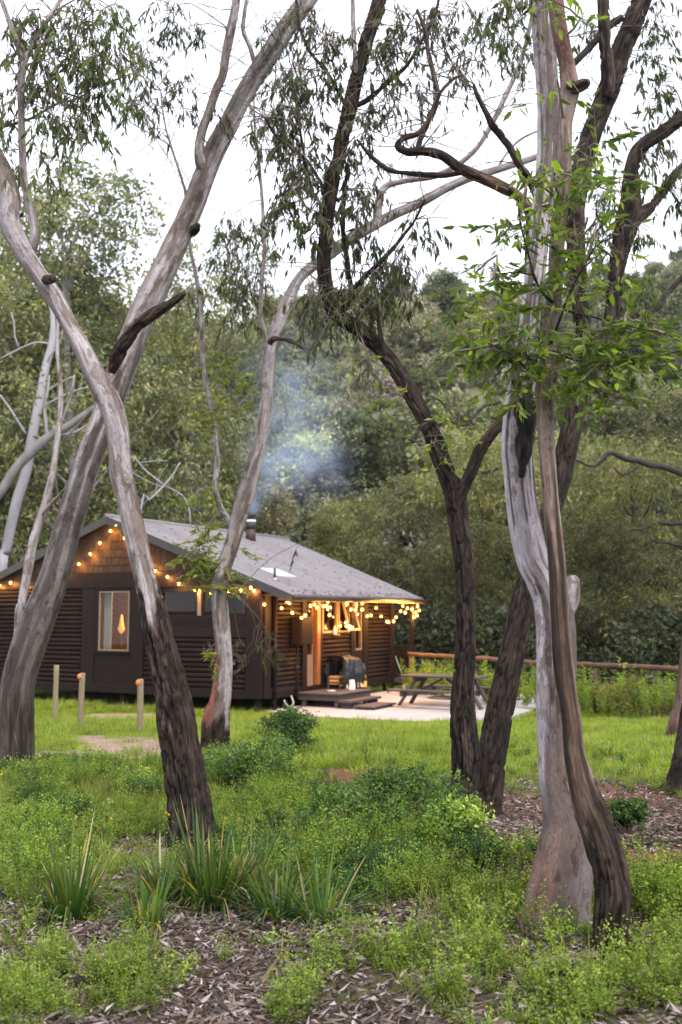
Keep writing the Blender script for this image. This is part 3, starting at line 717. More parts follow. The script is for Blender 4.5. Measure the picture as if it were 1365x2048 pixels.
# firewood rack with black cover, bag, broom on the landing
fr = thing('firewood_rack', 'low rack of split firewood under a black plastic cover beside the door', 'firewood rack', tuple(to_world(.16, 3.3, DZ)), -TH)
LZ = DZ
for x, y in ((0, -.42), (.34, -.42), (0, .62), (.34, .62)): MB().box(x-.02, x+.02, y-.02, y+.02, 0, .30).build('leg', M['tablewood'], fr)
MB().box(.365, .39, -.45, .66, .08, .12).box(-.02, .02, -.40, .60, .10, .16).build('rail', M['firewood'], fr)
MB().box(.02, .32, -.40, .60, .11, .14).build('shelf', M['firewood'], fr)
lg = MB().tube([(0, 0, 0), (.38, 0, 0)], .045, 6).mesh('split_log', M['firewood'])
for k in range(18):
    link('split_log', lg, fr, (-.01+random.uniform(-.02, .04), -.36+(k % 9)*.115, .187+.09*(k//9)), (random.uniform(0, 3), 0, random.uniform(-.05, .05)))
n1, n2_ = 26, 40; V = []
for i in range(n1):
    for j in range(n2_):
        s = i/(n1-1); u = j/(n2_-1); y = -.5+1.22*u
        if s < .3: x, zz = -.03, .3+.45*(s/.3)
        elif s < .6: x, zz = -.03+.46*((s-.3)/.3), .75+.05*math.sin((s-.3)/.3*3.14)
        else: x, zz = .43+.07*(s-.6)/.4, .75-.60*((s-.6)/.4)
        f = (fbm(np.array([[s*7, u*9, 3.]]), 3)[0]-.5); V.append((x+f*.16, y+f*.05, zz+f*.20-.12*sm(.75, 1, np.array(u))))
Fq = [(i*n2_+j, i*n2_+j+1, (i+1)*n2_+j+1, (i+1)*n2_+j) for i in range(n1-1) for j in range(n2_-1)]
link('cover', np_mesh('cover', V, np.array(Fq), M['tarp']), fr)
for k in range(5):
    y = -.3+k*.2; MB().box(0, .03, -.015, .03, 0, .26+.1*(k % 2), M=Matrix.Translation((.46, y, .0)) @ Matrix.Rotation(random.uniform(-.35, -.1), 4, 'Y') @ Matrix.Rotation(random.uniform(-.4, .4), 4, 'X')).build('kindling', M['white'] if k % 2 == 0 else M['firewood'], fr)
bgq = thing('carry_bag', 'plastic bag printed orange yellow and white beside the firewood', 'bag', tuple(to_world(.55, 4.0, -.7)), -TH+.2)
MB().box(-.16, .16, -.2, .2, 0, DZ+.698, bev=.01).build('crate_base', M['tablewood'], None); bb = bpy.data.objects['crate_base']; bb.name = 'crate'; bb.location = bgq.location; bb.rotation_euler = bgq.rotation_euler; tag(bb, 'low dark wooden crate carrying the bright bag at the landing end', 'crate')
bgq.location.z = DZ
def bag_part(name, z0, z1, mat, seed):
    m_ = 20; zs = np.linspace(z0, z1, 8); V = []
    for zz in zs:
        k = 1-.35*(zz/.45)**2
        for a in np.linspace(0, 2*math.pi, m_, endpoint=False):
            f = 1+.25*(fbm(np.array([[math.cos(a)*2+seed, math.sin(a)*2, zz*8]]), 2)[0]-.5)
            V.append((.12*k*f*math.cos(a), .17*k*f*math.sin(a), zz))
    n = len(zs); Fq = [(i*m_+j, i*m_+(j+1) % m_, (i+1)*m_+(j+1) % m_, (i+1)*m_+j) for i in range(n-1) for j in range(m_)]
    return link(name, np_mesh(name, V, np.array(Fq), mat), bgq)
bag_part('body', 0, .16, M['bagA'], 1); bag_part('body', .16, .27, M['bagR'], 1); bag_part('body', .27, .36, M['bagA'], 1); bag_part('top', .36, .45, M['bagB'], 1)
tp = MB(); tp.add([(.075*math.cos(a), .11*math.sin(a), .449) for a in np.linspace(0, 2*math.pi, 10, endpoint=False)], [tuple(range(10))]); tp.build('fold', M['bagB'], bgq)
bg2 = thing('paper_sack', 'pale crumpled sack between the black cover and the bright bag', 'sack', tuple(to_world(.62, 3.62, -.60)), -TH)
bg2.location = tuple(to_world(.80, 2.95, DZ))
V = []
for i in range(8):
    for j in range(14):
        a = j/14*2*math.pi; zz = .24*i/7; k = .085*(1-.35*(i/7)**2)*(1+1.0*(fbm(np.array([[math.cos(a)*2, math.sin(a)*2, zz*9+7]]), 2)[0]-.5)); V.append((k*math.cos(a), k*math.sin(a), zz))
Fq = [(i*14+j, i*14+(j+1) % 14, (i+1)*14+(j+1) % 14, (i+1)*14+j) for i in range(7) for j in range(14)]
link('body', np_mesh('body', V, [np.array(Fq), np.arange(98, 112)[None, :]], M['bagB']), bg2)
rk = thing('round_stone', 'flat pale stone lying on the wooden landing by the door', 'stone', tuple(to_world(.75, 1.95, DZ)), -TH)
a = [(0, 0, -.001), (0, 0, .02), (0, 0, .05), (0, 0, .06)]; MB().tube(a, [.1, .13, .1, .03], 9).build('stone', M['concrete'], rk, True)
br = thing('garden_spade', 'spade with green handle leaning on the far cabin corner', 'spade', tuple(to_world(.55, 6.75, -.66)), -TH)
MB().tube([(0, 0, .22), (-.36, .1, 1.0)], .016, 8).build('handle', M['green'], br, True)
Msp = Matrix.Rotation(-.43, 4, 'Y'); MB().box(-.09, .09, -.008, .008, .0, .25, M=Matrix.Translation((.09, -.03, 0)) @ Msp).build('blade', M['white'], br)
hr = thing('hose_reel', 'dark coil of hose hung on the gable corner boards', 'hose', tuple(to_world(-.72, -.10, .42)), -TH)
for r_ in (.20, .225, .25, .19): MB().tube([(r_*math.cos(t), -.02+random.uniform(-.03, .03), r_*math.sin(t)) for t in np.linspace(0, 2*math.pi, 26)], .014, 6).build('coil', M['soot'], hr, True)
MB().box(-.05, .05, -.03, .14, -.03, .03).build('hook', M['steel'], hr)

# ------------------------------------------------------------------ bollards, fence, table
def bollard(px, py_top, py_base, Y, label, refl=True):
    p = at(px, py_base, Y); q = at(px, py_top, Y); g = G(p[0], p[1])
    t = thing('bollard', label, 'bollard', (p[0], p[1], g), random.uniform(-.2, .2), 'round timber bollards on the grass'); h = q[2]-g
    r = .052; c = spline(np.array([(0, 0, -.3), (0, 0, h*.5), (random.uniform(-.01, .01), 0, h-.012)]), .15)
    rs = np.full(len(c), r); c = np.vstack([c, [c[-1]+np.array([0, 0, .012])]]); rs = np.append(rs, r-.01)
    MB().tube(c, rs, 14).build('post', M['post'], t, True)
    if refl:
        a = math.radians(238); u = Matrix.Rotation(0, 4, 'Z')
        d = np.array([math.cos(a), math.sin(a), 0]); MB().tube([d*(r-.005)+np.array([0, 0, h-.06]), d*(r+.018)+np.array([0, 0, h-.06]), d*(r+.024)+np.array([0, 0, h-.06])], [.046, .046, .03], 14).build('reflector', M['orange'], t, True)
bollard(111, 1330, 1415, 20.3, 'furthest weathered bollard near the cabin wall with no orange disc facing', False)
bollard(162, 1346, 1447, 18.2, 'middle bollard with orange disc, in front of the gable window side')
bollard(280, 1358, 1470, 16.9, 'nearest bollard with orange disc, left of the twisting gum trunk')

fA, fB = np.array([2.03, 29.0]), np.array([7.2, 21.2])
fen = thing('rail_fence', 'rustic log rail fence with wires running along the far edge of the lawn', 'fence', (fA[0], fA[1], -.72))
def fpt(s, z): q = fA+(fB-fA)*s; return np.array([q[0]-fA[0], q[1]-fA[1], z])
S_POST = [0, .42, .745, 1.12]
for i, s in enumerate(S_POST):
    MB().tube([fpt(s, -.3), fpt(s, .5), fpt(s, 1.02 if i else 1.08)], [.085, .08, .075], 12).build('post', M['rail'], fen, True)
for s0, s1 in zip(S_POST[:-1], S_POST[1:]):
    P = spline(np.array([fpt(s0-.015, 1.12), fpt((s0+s1)/2, 1.10+random.uniform(-.03, .03)), fpt(s1+.015, 1.12)]), .12)
    P[:, 2] += (fbm(P*2.3+s0*9, 2)-.5)*.05; R = .062+.022*(fbm(P*3+4, 2)-.5)
    MB().tube(P, R, 10).build('rail', M['rail'], fen, True)
for zz in (.3, .58, .84): MB().tube([fpt(0, zz), fpt(.42, zz-.01), fpt(.745, zz), fpt(1.12, zz)], .006, 5).build('wire', M['steel'], fen, True)

tx = math.atan2(-.5, .87)
tb = thing('picnic_table', 'weathered timber picnic table with attached benches on the pale slab', 'picnic table', (2.52, 24.5, -.665), tx)
for k in range(5): MB().box(-1.02, 1.02, -.40+k*.162, -.40+k*.162+.152, .70, .745, bev=.006).build('plank', M['tablewood'], tb)
for y in (-.84, .84):
    bn = MB().box(-1.08, 1.08, y-.135, y-.005, .40, .44, bev=.006).build('bench', M['tablewood'], tb); MB().box(-1.08, 1.08, y+.005, y+.135, .40, .44, bev=.006).build('plank', M['tablewood'], bn)
for sx in (-1, 1):
    MB().box(sx*.72-.04, sx*.72+.04, -.94, .94, .27, .398, bev=.006).build('bearer', M['tablewood'], tb)
    MB().box(sx*.66-.03, sx*.66+.03, -.38, .38, .585, .698, bev=.006).build('bearer', M['tablewood'], tb)
    for y in (-.33, .33):
        top = np.array([sx*.62, y*.8, .69]); ft = np.array([sx*1.08, y, 0]); d = ft-top
        Mz = Vector(d).to_track_quat('Z', 'Y').to_matrix().to_4x4(); Mz.translation = Vector(top)
        MB().box(-.055, .055, -.03, .03, .0, np.linalg.norm(d)+.004, M=Mz, bev=.006).build('leg', M['tablewood'], tb)
for sx in (-1, 1):
    Mz = Vector((sx*.58, 0, -.30)).to_track_quat('Z', 'Y').to_matrix().to_4x4(); Mz.translation = Vector((sx*.05, 0, .66)); MB().box(-.03, .03, -.025, .025, 0, .64, M=Mz).build('brace', M['tablewood'], tb)
rl = thing('rolled_mat', 'grey rolled mat lying on the right end of the near bench', 'mat', tuple(np.array([2.52, 24.5, -.665+.44])+np.array([.87*.92-.84*-.0, -.5*.92, 0])+np.array([-.5*.84*1.0, -.87*.84, 0])*1.0), tx+.35)
MB().tube([(-.2, 0, .075), (.2, 0, .075)], .075, 14).build('roll', M['greycloth'], rl, True); MB().tube([(-.203, 0, .075), (.203, 0, .075)], .035, 10).build('core', M['soot'], rl, True)
fp = thing('fire_pit', 'sunken fire pit of dark ash with an iron trivet behind the table', 'fire pit', (2.9, 26.9, -.665))
MB().tube([(0, 0, .0), (0, 0, .03), (0, 0, .045)], [.62, .5, .2], 18).build('ash_bed', M['ash'], fp, True)
MB().box(-.2, .2, -.15, .15, .24, .26).build('grill', M['soot'], fp)
for x in (-.18, .18):
    for y in (-.12, .12): MB().box(x-.012, x+.012, y-.012, y+.012, .04, .24).build('leg', M['soot'], fp)

# ------------------------------------------------------------------ trees near the camera
def path_px(pts, Y0, Y1=None, below=.25):
    """(px, py, width px) from the base upward -> rows x, y, z, r in metres; depth drifts from Y0 to Y1"""
    Y1 = Y0 if Y1 is None else Y1; n = len(pts); o = []
    L = np.concatenate([[0], np.cumsum([math.hypot(pts[i+1][0]-pts[i][0], pts[i+1][1]-pts[i][1]) for i in range(n-1)])]); L /= L[-1]
    for i, ((px, py, w), s) in enumerate(zip(pts, L)):
        qa, qb = pts[max(0, i-1)], pts[min(n-1, i+1)]; ex, ey = abs(qb[0]-qa[0]), abs(qb[1]-qa[1])
        w = w*(max(.76, ey/math.hypot(ex, ey)) if ey >= ex else .92)
        p = at(px, py, Y0+(Y1-Y0)*s); o.append([*p, w*axial(p)/F/2])
    o = np.array(o)
    if below:
        g = G(o[0, 0], o[0, 1]); b = o[0].copy(); b[2] = min(b[2]-below, g-below); b[3] *= 1.06; o = np.vstack([b, o])
    return o

PALE = np.array([.345, .316, .32]); TAN = np.array([.165, .131, .115]); GREY = np.array([.25, .222, .23]); DARK = np.array([.026, .019, .0158]); BROWN = np.array([.07, .052, .042])
def stem(name, rows, parent, kind='smooth', seed=0, m=28, ds=.03, rough_to=None, patch=.5, pal=(PALE, TAN), tint=None, flare=0, lump=.05, ridge=.02, flk=.45, dk=1.0):
    """tapered trunk with bark; rough_to = height (m above the first row) below which bark is fissured"""
    if name == 'branch':      # start inside the parent limb
        d0 = rows[0, :3]-rows[1, :3]; d0 = d0/(np.linalg.norm(d0)+1e-9); q0 = rows[0].copy(); q0[:3] += d0*rows[0, 3]*1.6; q0[3] *= .35; rows = np.vstack([q0, rows])
    C = spline(rows, ds); P, R = C[:, :3], np.maximum(C[:, 3], .0015)
    n = len(P); s = np.concatenate([[0], np.cumsum(np.linalg.norm(np.diff(P, axis=0), axis=1))])
    a = np.linspace(0, 2*math.pi, m, endpoint=False); Rm = float(R.max())
    ca, sa = np.cos(a)[None, :]*R[:, None], np.sin(a)[None, :]*R[:, None]; vv = np.repeat(s[:, None], m, 1)
    bk = np.stack([ca, sa, vv], -1)+seed*3.7
    q = lambda k, kz, off=0: np.stack([ca*k, sa*k, vv*kz], -1)+seed*5.1+off
    un = lambda k, kz, off=0: np.stack([np.cos(a)[None, :]*k+0*vv, np.sin(a)[None, :]*k+0*vv, vv*kz], -1)+seed*5.1+off
    disp = R[:, None]*(fbm(un(1.1, 2.2/max(Rm*8, .3)), 3)-.5)*2*lump*2
    if flare:
        e = np.exp(-np.maximum(s-.25, 0)/.22)[:, None]; disp = disp+R[:, None]*flare*e*(.5+fbm(un(1.6, .3, 4), 2))
    if kind == 'rough': fis = np.ones((n, m))
    elif rough_to is None: fis = np.zeros((n, m))
    else: fis = 1-sm(rough_to-.12, rough_to+.12, vv+(fbm(un(1.5, 1.2, 8), 3)-.5)*.9)
    g1 = np.abs(fbm(q(15, 2.4, 2), 3)-.5); g2 = np.abs(fbm(q(30, 5, 12), 3)-.5)
    grv = np.maximum(1-sm(.0, .055, g1), .75*(1-sm(.0, .045, g2)))
    rid = 1-1.6*grv
    rid2 = fbm(q(46, 7, 6), 3)
    disp = disp+fis*(ridge*np.clip(rid, -.6, 1)*np.minimum(1, R/.05)[:, None]+ridge*.7*(rid2-.5)*np.minimum(1, R/.05)[:, None])
    disp = disp+(1-fis)*.004*np.minimum(1, R/.04)[:, None]*(fbm(q(16, 9, 1), 3)-.5)
    V, Fq, Nn = tube_arrays(P, R, m, disp)
    pn = fbm(un(1.5, 2.3/max(.5, Rm*7), 11), 4); pm = sm(.50+(.5-patch)*.35, .535+(.5-patch)*.35, pn)
    pn2 = fbm(un(2.2, 1.0, 31), 4); pm2 = sm(.56, .60, pn2)
    stk = sm(.5, .62, fbm(un(2.4, 1.2, 51), 3)); c = pal[0]+(pal[1]-pal[0])*pm[..., None]; c = c*(1-.28*stk[..., None]); c = c+(GREY-c)*(pm2*.6)[..., None]; fk = sm(.56, .585, fbm(un(3.4, 1.5, 61), 4)); c = c+(pal[1]*.8-c)*(fk*flk)[..., None]
    rc = DARK*(.35+.95*(1-grv)[..., None])*(.55+1.0*rid2[..., None])+np.array([.05, .038, .030])*np.clip(fbm(q(8, 1.5, 33), 3)-.48, 0, 1)[..., None]*2.2*(1-grv)[..., None]
    rc = rc*(.8+.5*fbm(un(1, .8, 40), 2))[..., None]
    c = c+(rc*dk-c)*fis[..., None]
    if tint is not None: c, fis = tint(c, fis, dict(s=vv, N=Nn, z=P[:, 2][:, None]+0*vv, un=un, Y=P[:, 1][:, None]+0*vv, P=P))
    caps = [Fq]
    tip = len(V); V = np.vstack([V, P[-1:]+(P[-1:]-P[-2:-1])*.2]); k = (n-1)*m; j = np.arange(m)
    caps.append(np.stack([k+j, k+(j+1) % m, np.full(m, tip)], 1))
    c = np.vstack([c.reshape(-1, 3), [BROWN]]); fi = np.append(fis.ravel(), 1.); bkf = np.vstack([bk.reshape(-1, 3), bk[-1, 0][None]])
    me = np_mesh(name, V, caps, M['bark'], True, col=np.clip(c, .01, .8), attrs={'bark': bkf, 'fis': fi})
    return link(name, me, parent)

# --- leaves
def leaf_mesh_arrays(B, D, Ln, Wd, C, rngl, shape='lance'):
    """many leaves: base points, directions, lengths, half-widths, colours"""
    n = len(B); D = D/(np.linalg.norm(D, axis=1)[:, None]+1e-9)
    r = rngl.normal(size=(n, 3)); U = np.cross(D, r); U /= np.linalg.norm(U, axis=1)[:, None]+1e-9; Nn = np.cross(U, D)
    bend = rngl.uniform(-.18, .18, n)[:, None]*Ln[:, None]
    if shape == 'lance':      # 6 verts, 4 tris: narrow, slightly sickle shaped
        a = B; m1 = B+D*Ln[:, None]*.38; t = B+D*Ln[:, None]+U*bend*1.2+Nn*bend
        l = m1+U*Wd[:, None]+Nn*Wd[:, None]*.35; rr = m1-U*Wd[:, None]+Nn*Wd[:, None]*.35
        V = np.stack([a, l, t, rr], 1).reshape(-1, 3); i = np.arange(n)*4
        Fq = np.vstack([np.stack([i, i+1, i+2], 1), np.stack([i, i+2, i+3], 1)]); k = 4
    else:                     # oval: 8 verts, folded along the midrib
        m1 = B+D*Ln[:, None]*.28; m2 = B+D*Ln[:, None]*.62+Nn*bend*.5; t = B+D*Ln[:, None]+Nn*bend
        f = Nn*Wd[:, None]*.4
        l1, r1 = m1+U*Wd[:, None]+f, m1-U*Wd[:, None]+f; l2, r2 = m2+U*Wd[:, None]*.8+f*.8, m2-U*Wd[:, None]*.8+f*.8
        V = np.stack([B, m1, m2, t, l1, r1, l2, r2], 1).reshape(-1, 3); i = np.arange(n)*8
        tri = lambda *q: np.stack([i+x for x in q], 1)
        Fq = np.vstack([tri(0, 4, 1), tri(0, 1, 5), tri(1, 4, 2), tri(4, 6, 2), tri(1, 2, 5), tri(5, 2, 7), tri(2, 6, 3), tri(2, 3, 7)]); k = 8
    return V, Fq, np.repeat(C, k, 0)

def roof_leaves():
    x, y = ROOFLEAF; r = np.random.default_rng(9); n = len(x); a = r.uniform(0, 6.28, n)
    V, Fq, C = leaf_mesh_arrays(np.stack([x, y, roofz_arr(x)+.045], 1), np.stack([np.cos(a), np.sin(a), -np.cos(a)*SLOPE], 1), r.uniform(.06, .14, n), r.uniform(.008, .016, n), np.array([(.16, .10, .06), (.09, .06, .045), (.22, .17, .13)])[r.integers(0, 3, n)], r)
    o = link('fallen_leaves', np_mesh('fallen_leaves', V, Fq, M['leaf'], False, col=C), roof_r); o['kind'] = 'stuff'
roofz_arr = lambda x: 4.02-np.abs(x+4.66)*SLOPE
roof_leaves()
OLIVE = [(.040, .055, .022), (.055, .075, .026), (.075, .095, .030), (.055, .060, .030), (.095, .12, .035), (.09, .06, .03), (.075, .11, .028), (.085, .115, .03)]
FRESH = [(.18, .26, .026), (.22, .30, .032), (.14, .21, .03), (.25, .31, .04), (.12, .175, .03)]
YELL = [(.20, .24, .035), (.25, .27, .04), (.16, .22, .03), (.28, .24, .05)]
def pick(pal, n, r, var=.2):
    p = np.array(pal)[r.integers(0, len(pal), n)]; return p*r.uniform(1-var, 1+var, (n, 1))

def foliage(tree, clusters, Y, seed, pal=OLIVE, leaf=(.075, .125), wid=.0105, twigr=.003, per=(8, 15), spread=.35, droop=1.0, anchors=None, name='crown', shape='lance', mat='leaf', depth=.55, dens=2.1, twp=.55):
    """hanging sprays: clusters = (px, py, rx, ry, sprigs[, Y]); twigs run from an anchor branch point to each spray"""
    r = np.random.default_rng(seed); Bs, Ds, Ls, Cs = [], [], [], []; tw = MB()
    for cl in clusters:
        cx, cy_, rx, ry, ns = cl[:5]; Yc = cl[5] if len(cl) > 5 else Y
        cen = at(cx, cy_, Yc); k = axial(cen)/F
        anc = None
        if anchors is not None and len(anchors):
            d = np.linalg.norm(anchors-cen, axis=1); anc = anchors[np.argmin(d+.0*d)]
        hub = cen+np.array([0, 0, ry*k*.35])
        if anc is not None and np.linalg.norm(anc-hub) > .1:
            Q = spline(np.array([anc, (anc+hub)/2+r.normal(0, .08, 3)+np.array([0, 0, .08]), hub]), .12); tw.tube(Q, np.linspace(.008, .004, len(Q)), 5, False)
        for _ in range(int(round(ns*dens))):
            for _t in range(20):
                u = r.uniform(-1, 1, 3)
                if u@u < 1: break
            o = cen+np.array([u[0]*rx*k, u[1]*rx*k*depth, u[2]*ry*k])
            Ltw = r.uniform(.16, .36)*(1 if Yc > 4 else .8)
            d0 = np.array([r.normal(0, .7), r.normal(0, .5), -.25*droop+r.normal(0, .35)]); d0 /= np.linalg.norm(d0)
            T = np.linspace(0, 1, 5)[:, None]; tp = o+d0*Ltw*T+np.array([0, 0, -1])*droop*Ltw*.55*T**2
            if r.random() < twp:
                st = hub+r.normal(0, .05, 3); Q = spline(np.array([st, (st+o)/2+np.array([0, 0, .04])+r.normal(0, .03, 3), o]), .15)
                tw.tube(Q, np.linspace(twigr*1.5, twigr, len(Q)), 4, False)
            tw.tube(tp, np.linspace(twigr, twigr*.5, 5), 3, False)
            nl = r.integers(*per); tt = r.uniform(.05, 1, nl); i0 = np.clip((tt*4).astype(int), 0, 3); fr_ = tt*4-i0
            b = tp[i0]+(tp[i0+1]-tp[i0])*fr_[:, None]
            dd = np.stack([r.normal(0, spread, nl), r.normal(0, spread, nl), -droop+r.normal(0, .3, nl)], 1)+d0*.5*(1.4-droop)
            Bs.append(b); Ds.append(dd); Ls.append(r.uniform(*leaf, nl)); 
            base = pick(pal, 1, r)[0]; Cs.append(pick(pal, nl, r)*.55+base*.45)
    B, D, Ln, C = np.vstack(Bs), np.vstack(Ds), np.concatenate(Ls), np.vstack(Cs)
    Wd = wid*(Ln/np.mean(leaf))*r.uniform(.75, 1.3, len(Ln))
    V, Fq, Cc = leaf_mesh_arrays(B, D, Ln, Wd, C, r, shape)
    o = link(name, np_mesh(name, V, Fq, M[mat], False, col=Cc), tree); o['kind'] = 'stuff'
    if tw.v: tw.build('twigs', M['stick'], tree, True)['kind'] = 'stuff'
    return o

def twiggery(tree, anchors, n, seed, L=(.22, .6), r0=.005):
    r = np.random.default_rng(seed); mb = MB()
    for _ in range(n):
        a = anchors[r.integers(len(anchors))]; d = r.normal(0, 1, 3)*np.array([1, .5, .6])+np.array([0, 0, .35]); d /= np.linalg.norm(d); l = r.uniform(*L); b = r.normal(0, .6, 3)
        t = np.linspace(0, 1, 7)[:, None]; P = a+d*l*t+b*l*t**2*.6+np.array([0, 0, -.15])*l*t**2+np.cumsum(r.normal(0, .012, (7, 3)), 0)*t; mb.tube(P, np.linspace(r0, r0*.35, 7), 5, False)
        for _k in range(r.integers(1, 4)):
            i = r.integers(2, 6); d2 = d+r.normal(0, .7, 3); d2 /= np.linalg.norm(d2); l2 = l*r.uniform(.25, .55); t2 = np.linspace(0, 1, 5)[:, None]
            mb.tube(P[i]+d2*l2*t2+np.array([0, 0, -.2])*l2*t2**2, np.linspace(r0*.5, r0*.25, 5), 4, False)
    mb.build('twigs', M['stick'], tree, True)['kind'] = 'stuff'

def base_of(rows, name, label, cat='tree', group=None):
    t = thing(name, label, cat, (0, 0, 0), 0, group)
    p = rows[1]; t.location = (p[0], p[1], G(p[0], p[1])); return t
def fix_children(t):
    """children were built in world space: keep them in place under the moved Empty"""
    bpy.context.view_layer.update()
    for c in t.children: c.matrix_parent_inverse = t.matrix_basis.inverted()

# A: twisting trunk with a dark rough base
rA = path_px([(388, 1700, 78), (383, 1640, 73), (378, 1590, 71), (369, 1540, 70), (362, 1500, 68), (353, 1440, 66), (340, 1366, 58), (322, 1293, 51), (306, 1220, 47), (292, 1165, 43), (276, 1092, 45), (262, 1030, 43), (254, 990, 44), (244, 950, 47), (241, 905, 43), (236, 860, 46), (220, 805, 50), (190, 750, 47), (166, 700, 42), (139, 650, 38), (113, 600, 43), (79, 550, 42), (46, 500, 44), (21, 450, 44), (20, 400, 42), (10, 350, 38), (-14, 300, 38), (-60, 230, 36), (-110, 150, 33)], 7.15, 7.5)
A = base_of(rA, 'gum_tree', 'twisting smooth grey gum with dark rough lower trunk')
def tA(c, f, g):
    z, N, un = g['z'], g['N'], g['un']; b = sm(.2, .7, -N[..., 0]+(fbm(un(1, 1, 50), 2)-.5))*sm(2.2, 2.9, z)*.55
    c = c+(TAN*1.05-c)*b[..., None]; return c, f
stem('trunk', rA, A, 'smooth', 1, 64, .018, 2.0, .52, tint=tA, flare=.4)
rA2 = path_px([(62, 520, 18), (70, 470, 18), (62, 420, 17), (50, 370, 15), (45, 300, 15), (43, 230, 14), (43, 160, 15), (47, 125, 16), (36, 90, 13), (18, 40, 11), (0, -10, 9)], 7.45, 7.3, 0)
stem('branch', rA2, A, 'smooth', 2, 14, .04, patch=.4)
rA3 = path_px([(46, 130, 13), (60, 100, 12), (80, 65, 11), (105, 25, 10), (135, -20, 8)], 7.33, 7.6, 0); stem('branch', rA3, A, 'smooth', 3, 12, .04)
stem('branch', path_px([(92, 560, 15), (100, 559, 15), (106, 558, 13)], 7.3, 7.05, 0), A, 'rough', 4, 12, .02)
stem('branch', path_px([(30, 425, 26), (5, 418, 24), (-20, 412, 22), (-60, 400, 18)], 7.45, 7.6, 0), A, 'smooth', 5, 16, .03)
rA4 = path_px([(0, 255, 7), (60, 238, 6), (110, 210, 5), (160, 195, 4), (190, 172, 3)], 7.6, 7.4, 0); stem('branch', rA4, A, 'smooth', 6, 8, .05)
ancA = np.vstack([rA2[3:, :3], rA3[:, :3], rA4[:, :3]])
foliage(A, [(60, 50, 80, 60, 13), (165, 60, 80, 70, 18), (110, 130, 110, 60, 18), (205, 150, 55, 80, 12), (60, 210, 80, 60, 10), (140, 235, 70, 45, 9), (170, 280, 30, 40, 3), (80, 300, 25, 40, 3), (225, 30, 40, 40, 5)], 7.4, 21, pal=OLIVE+[(.12, .16, .04)], anchors=ancA)
twiggery(A, ancA, 44, 4, (.2, .5))
fix_children(A)

# B: big straight leaning gum
rB = path_px([(30, 1530, 72), (31, 1500, 70), (32, 1430, 68), (36, 1366, 67), (57, 1293, 70), (84, 1220, 68), (112, 1146, 62), (132, 1073, 57), (153, 1000, 55), (168, 950, 53), (185, 900, 56), (204, 850, 55), (221, 800, 56), (240, 750, 56), (258, 700, 58), (277, 650, 59), (300, 600, 62), (324, 550, 56), (347, 500, 54), (370, 450, 51), (391, 400, 48), (409, 350, 46), (430, 300, 46), (457, 250, 45), (482, 200, 44), (512, 150, 45), (545, 100, 45), (577, 50, 45), (614, 0, 45), (655, -60, 44), (700, -130, 42)], 10.3, 10.8)
Bt = base_of(rB, 'gum_tree', 'thick straight gum leaning from the lower left up to the top centre')
def tB(c, f, g):
    z, N, un = g['z'], g['N'], g['un']
    low = (1-sm(2.6, 3.3, z+(fbm(un(1.2, .8, 55), 3)-.5)*1.4)); k = np.array([.125, .105, .096])
    c = c+(k-c)*(low*.75)[..., None]; bs = 1-sm(.55, 1.25, z+(fbm(un(1.6, 1.0, 58), 3)-.5)*1.6); c = c+(np.array([.05, .039, .034])-c)*(bs*.85)[..., None]; f = np.maximum(f, bs*.8)
    sc = sm(.53, .57, fbm(un(1.6, .7, 61), 4)); c = c*(1-.55*sc[..., None])
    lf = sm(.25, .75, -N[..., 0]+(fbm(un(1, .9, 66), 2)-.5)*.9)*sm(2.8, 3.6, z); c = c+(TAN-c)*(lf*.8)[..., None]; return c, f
stem('trunk', rB, Bt, 'smooth', 7, 52, .026, .2, .45, tint=tB, flare=.15)
rB1 = path_px([(402, 330, 21), (399, 300, 20), (405, 262, 19), (418, 225, 18), (433, 180, 19), (446, 150, 17), (452, 110, 18), (462, 60, 19), (470, 20, 17), (476, -30, 15)], 10.55, 10.3, 0)
stem('branch', rB1, Bt, 'smooth', 8, 16, .05, patch=.7)
rB2 = path_px([(512, 140, 9), (500, 95, 8), (487, 60, 9), (490, 25, 8), (496, -20, 7)], 10.6, 10.5, 0); stem('branch', rB2, Bt, 'smooth', 9, 10, .06, patch=.6)
stem('dead_branch', path_px([(224, 745, 14), (234, 715, 24), (252, 682, 27), (276, 652, 25), (305, 629, 21), (335, 611, 16), (357, 596, 13), (366, 589, 11), (372, 585, 6)], 10.2, 9.75, 0), Bt, 'rough', 10, 28, .02, ridge=.014, dk=1.3)
stem('burl', path_px([(384, 470, 10), (391, 458, 19), (396, 452, 15), (398, 448, 5)], 10.6, 10.45, 0), Bt, 'rough', 11, 12, .02)
rB3 = path_px([(372, 385, 6), (360, 345, 5), (345, 300, 5), (333, 260, 4), (325, 215, 4), (322, 180, 3)], 10.6, 10.3, 0); stem('branch', rB3, Bt, 'smooth', 12, 8, .06)
rB4 = path_px([(340, 290, 4), (310, 272, 3), (270, 250, 3), (240, 225, 2), (190, 178, 2)], 10.4, 10.3, 0); stem('branch', rB4, Bt, 'smooth', 13, 6, .08)
foliage(Bt, [(290, 130, 38, 60, 10), (275, 215, 30, 30, 6), (330, 180, 30, 60, 5), (345, 30, 55, 35, 9), (390, 60, 30, 30, 3), (385, 200, 25, 40, 3), (560, 60, 55, 50, 8), (560, 190, 45, 80, 9), (525, 260, 35, 60, 6), (620, 60, 50, 60, 9), (430, 230, 20, 30, 2)], 10.4, 22, pal=OLIVE+[(.11, .15, .04)], leaf=(.09, .15), anchors=np.vstack([rB1[:, :3], rB2[:, :3], rB3[:, :3], rB4[:, :3], rB[22:, :3]]), wid=.010)
twiggery(Bt, np.vstack([rB1[3:, :3], rB2[:, :3], rB3[2:, :3], rB4[:, :3]]), 60, 5, (.4, 1.0))
fix_children(Bt)

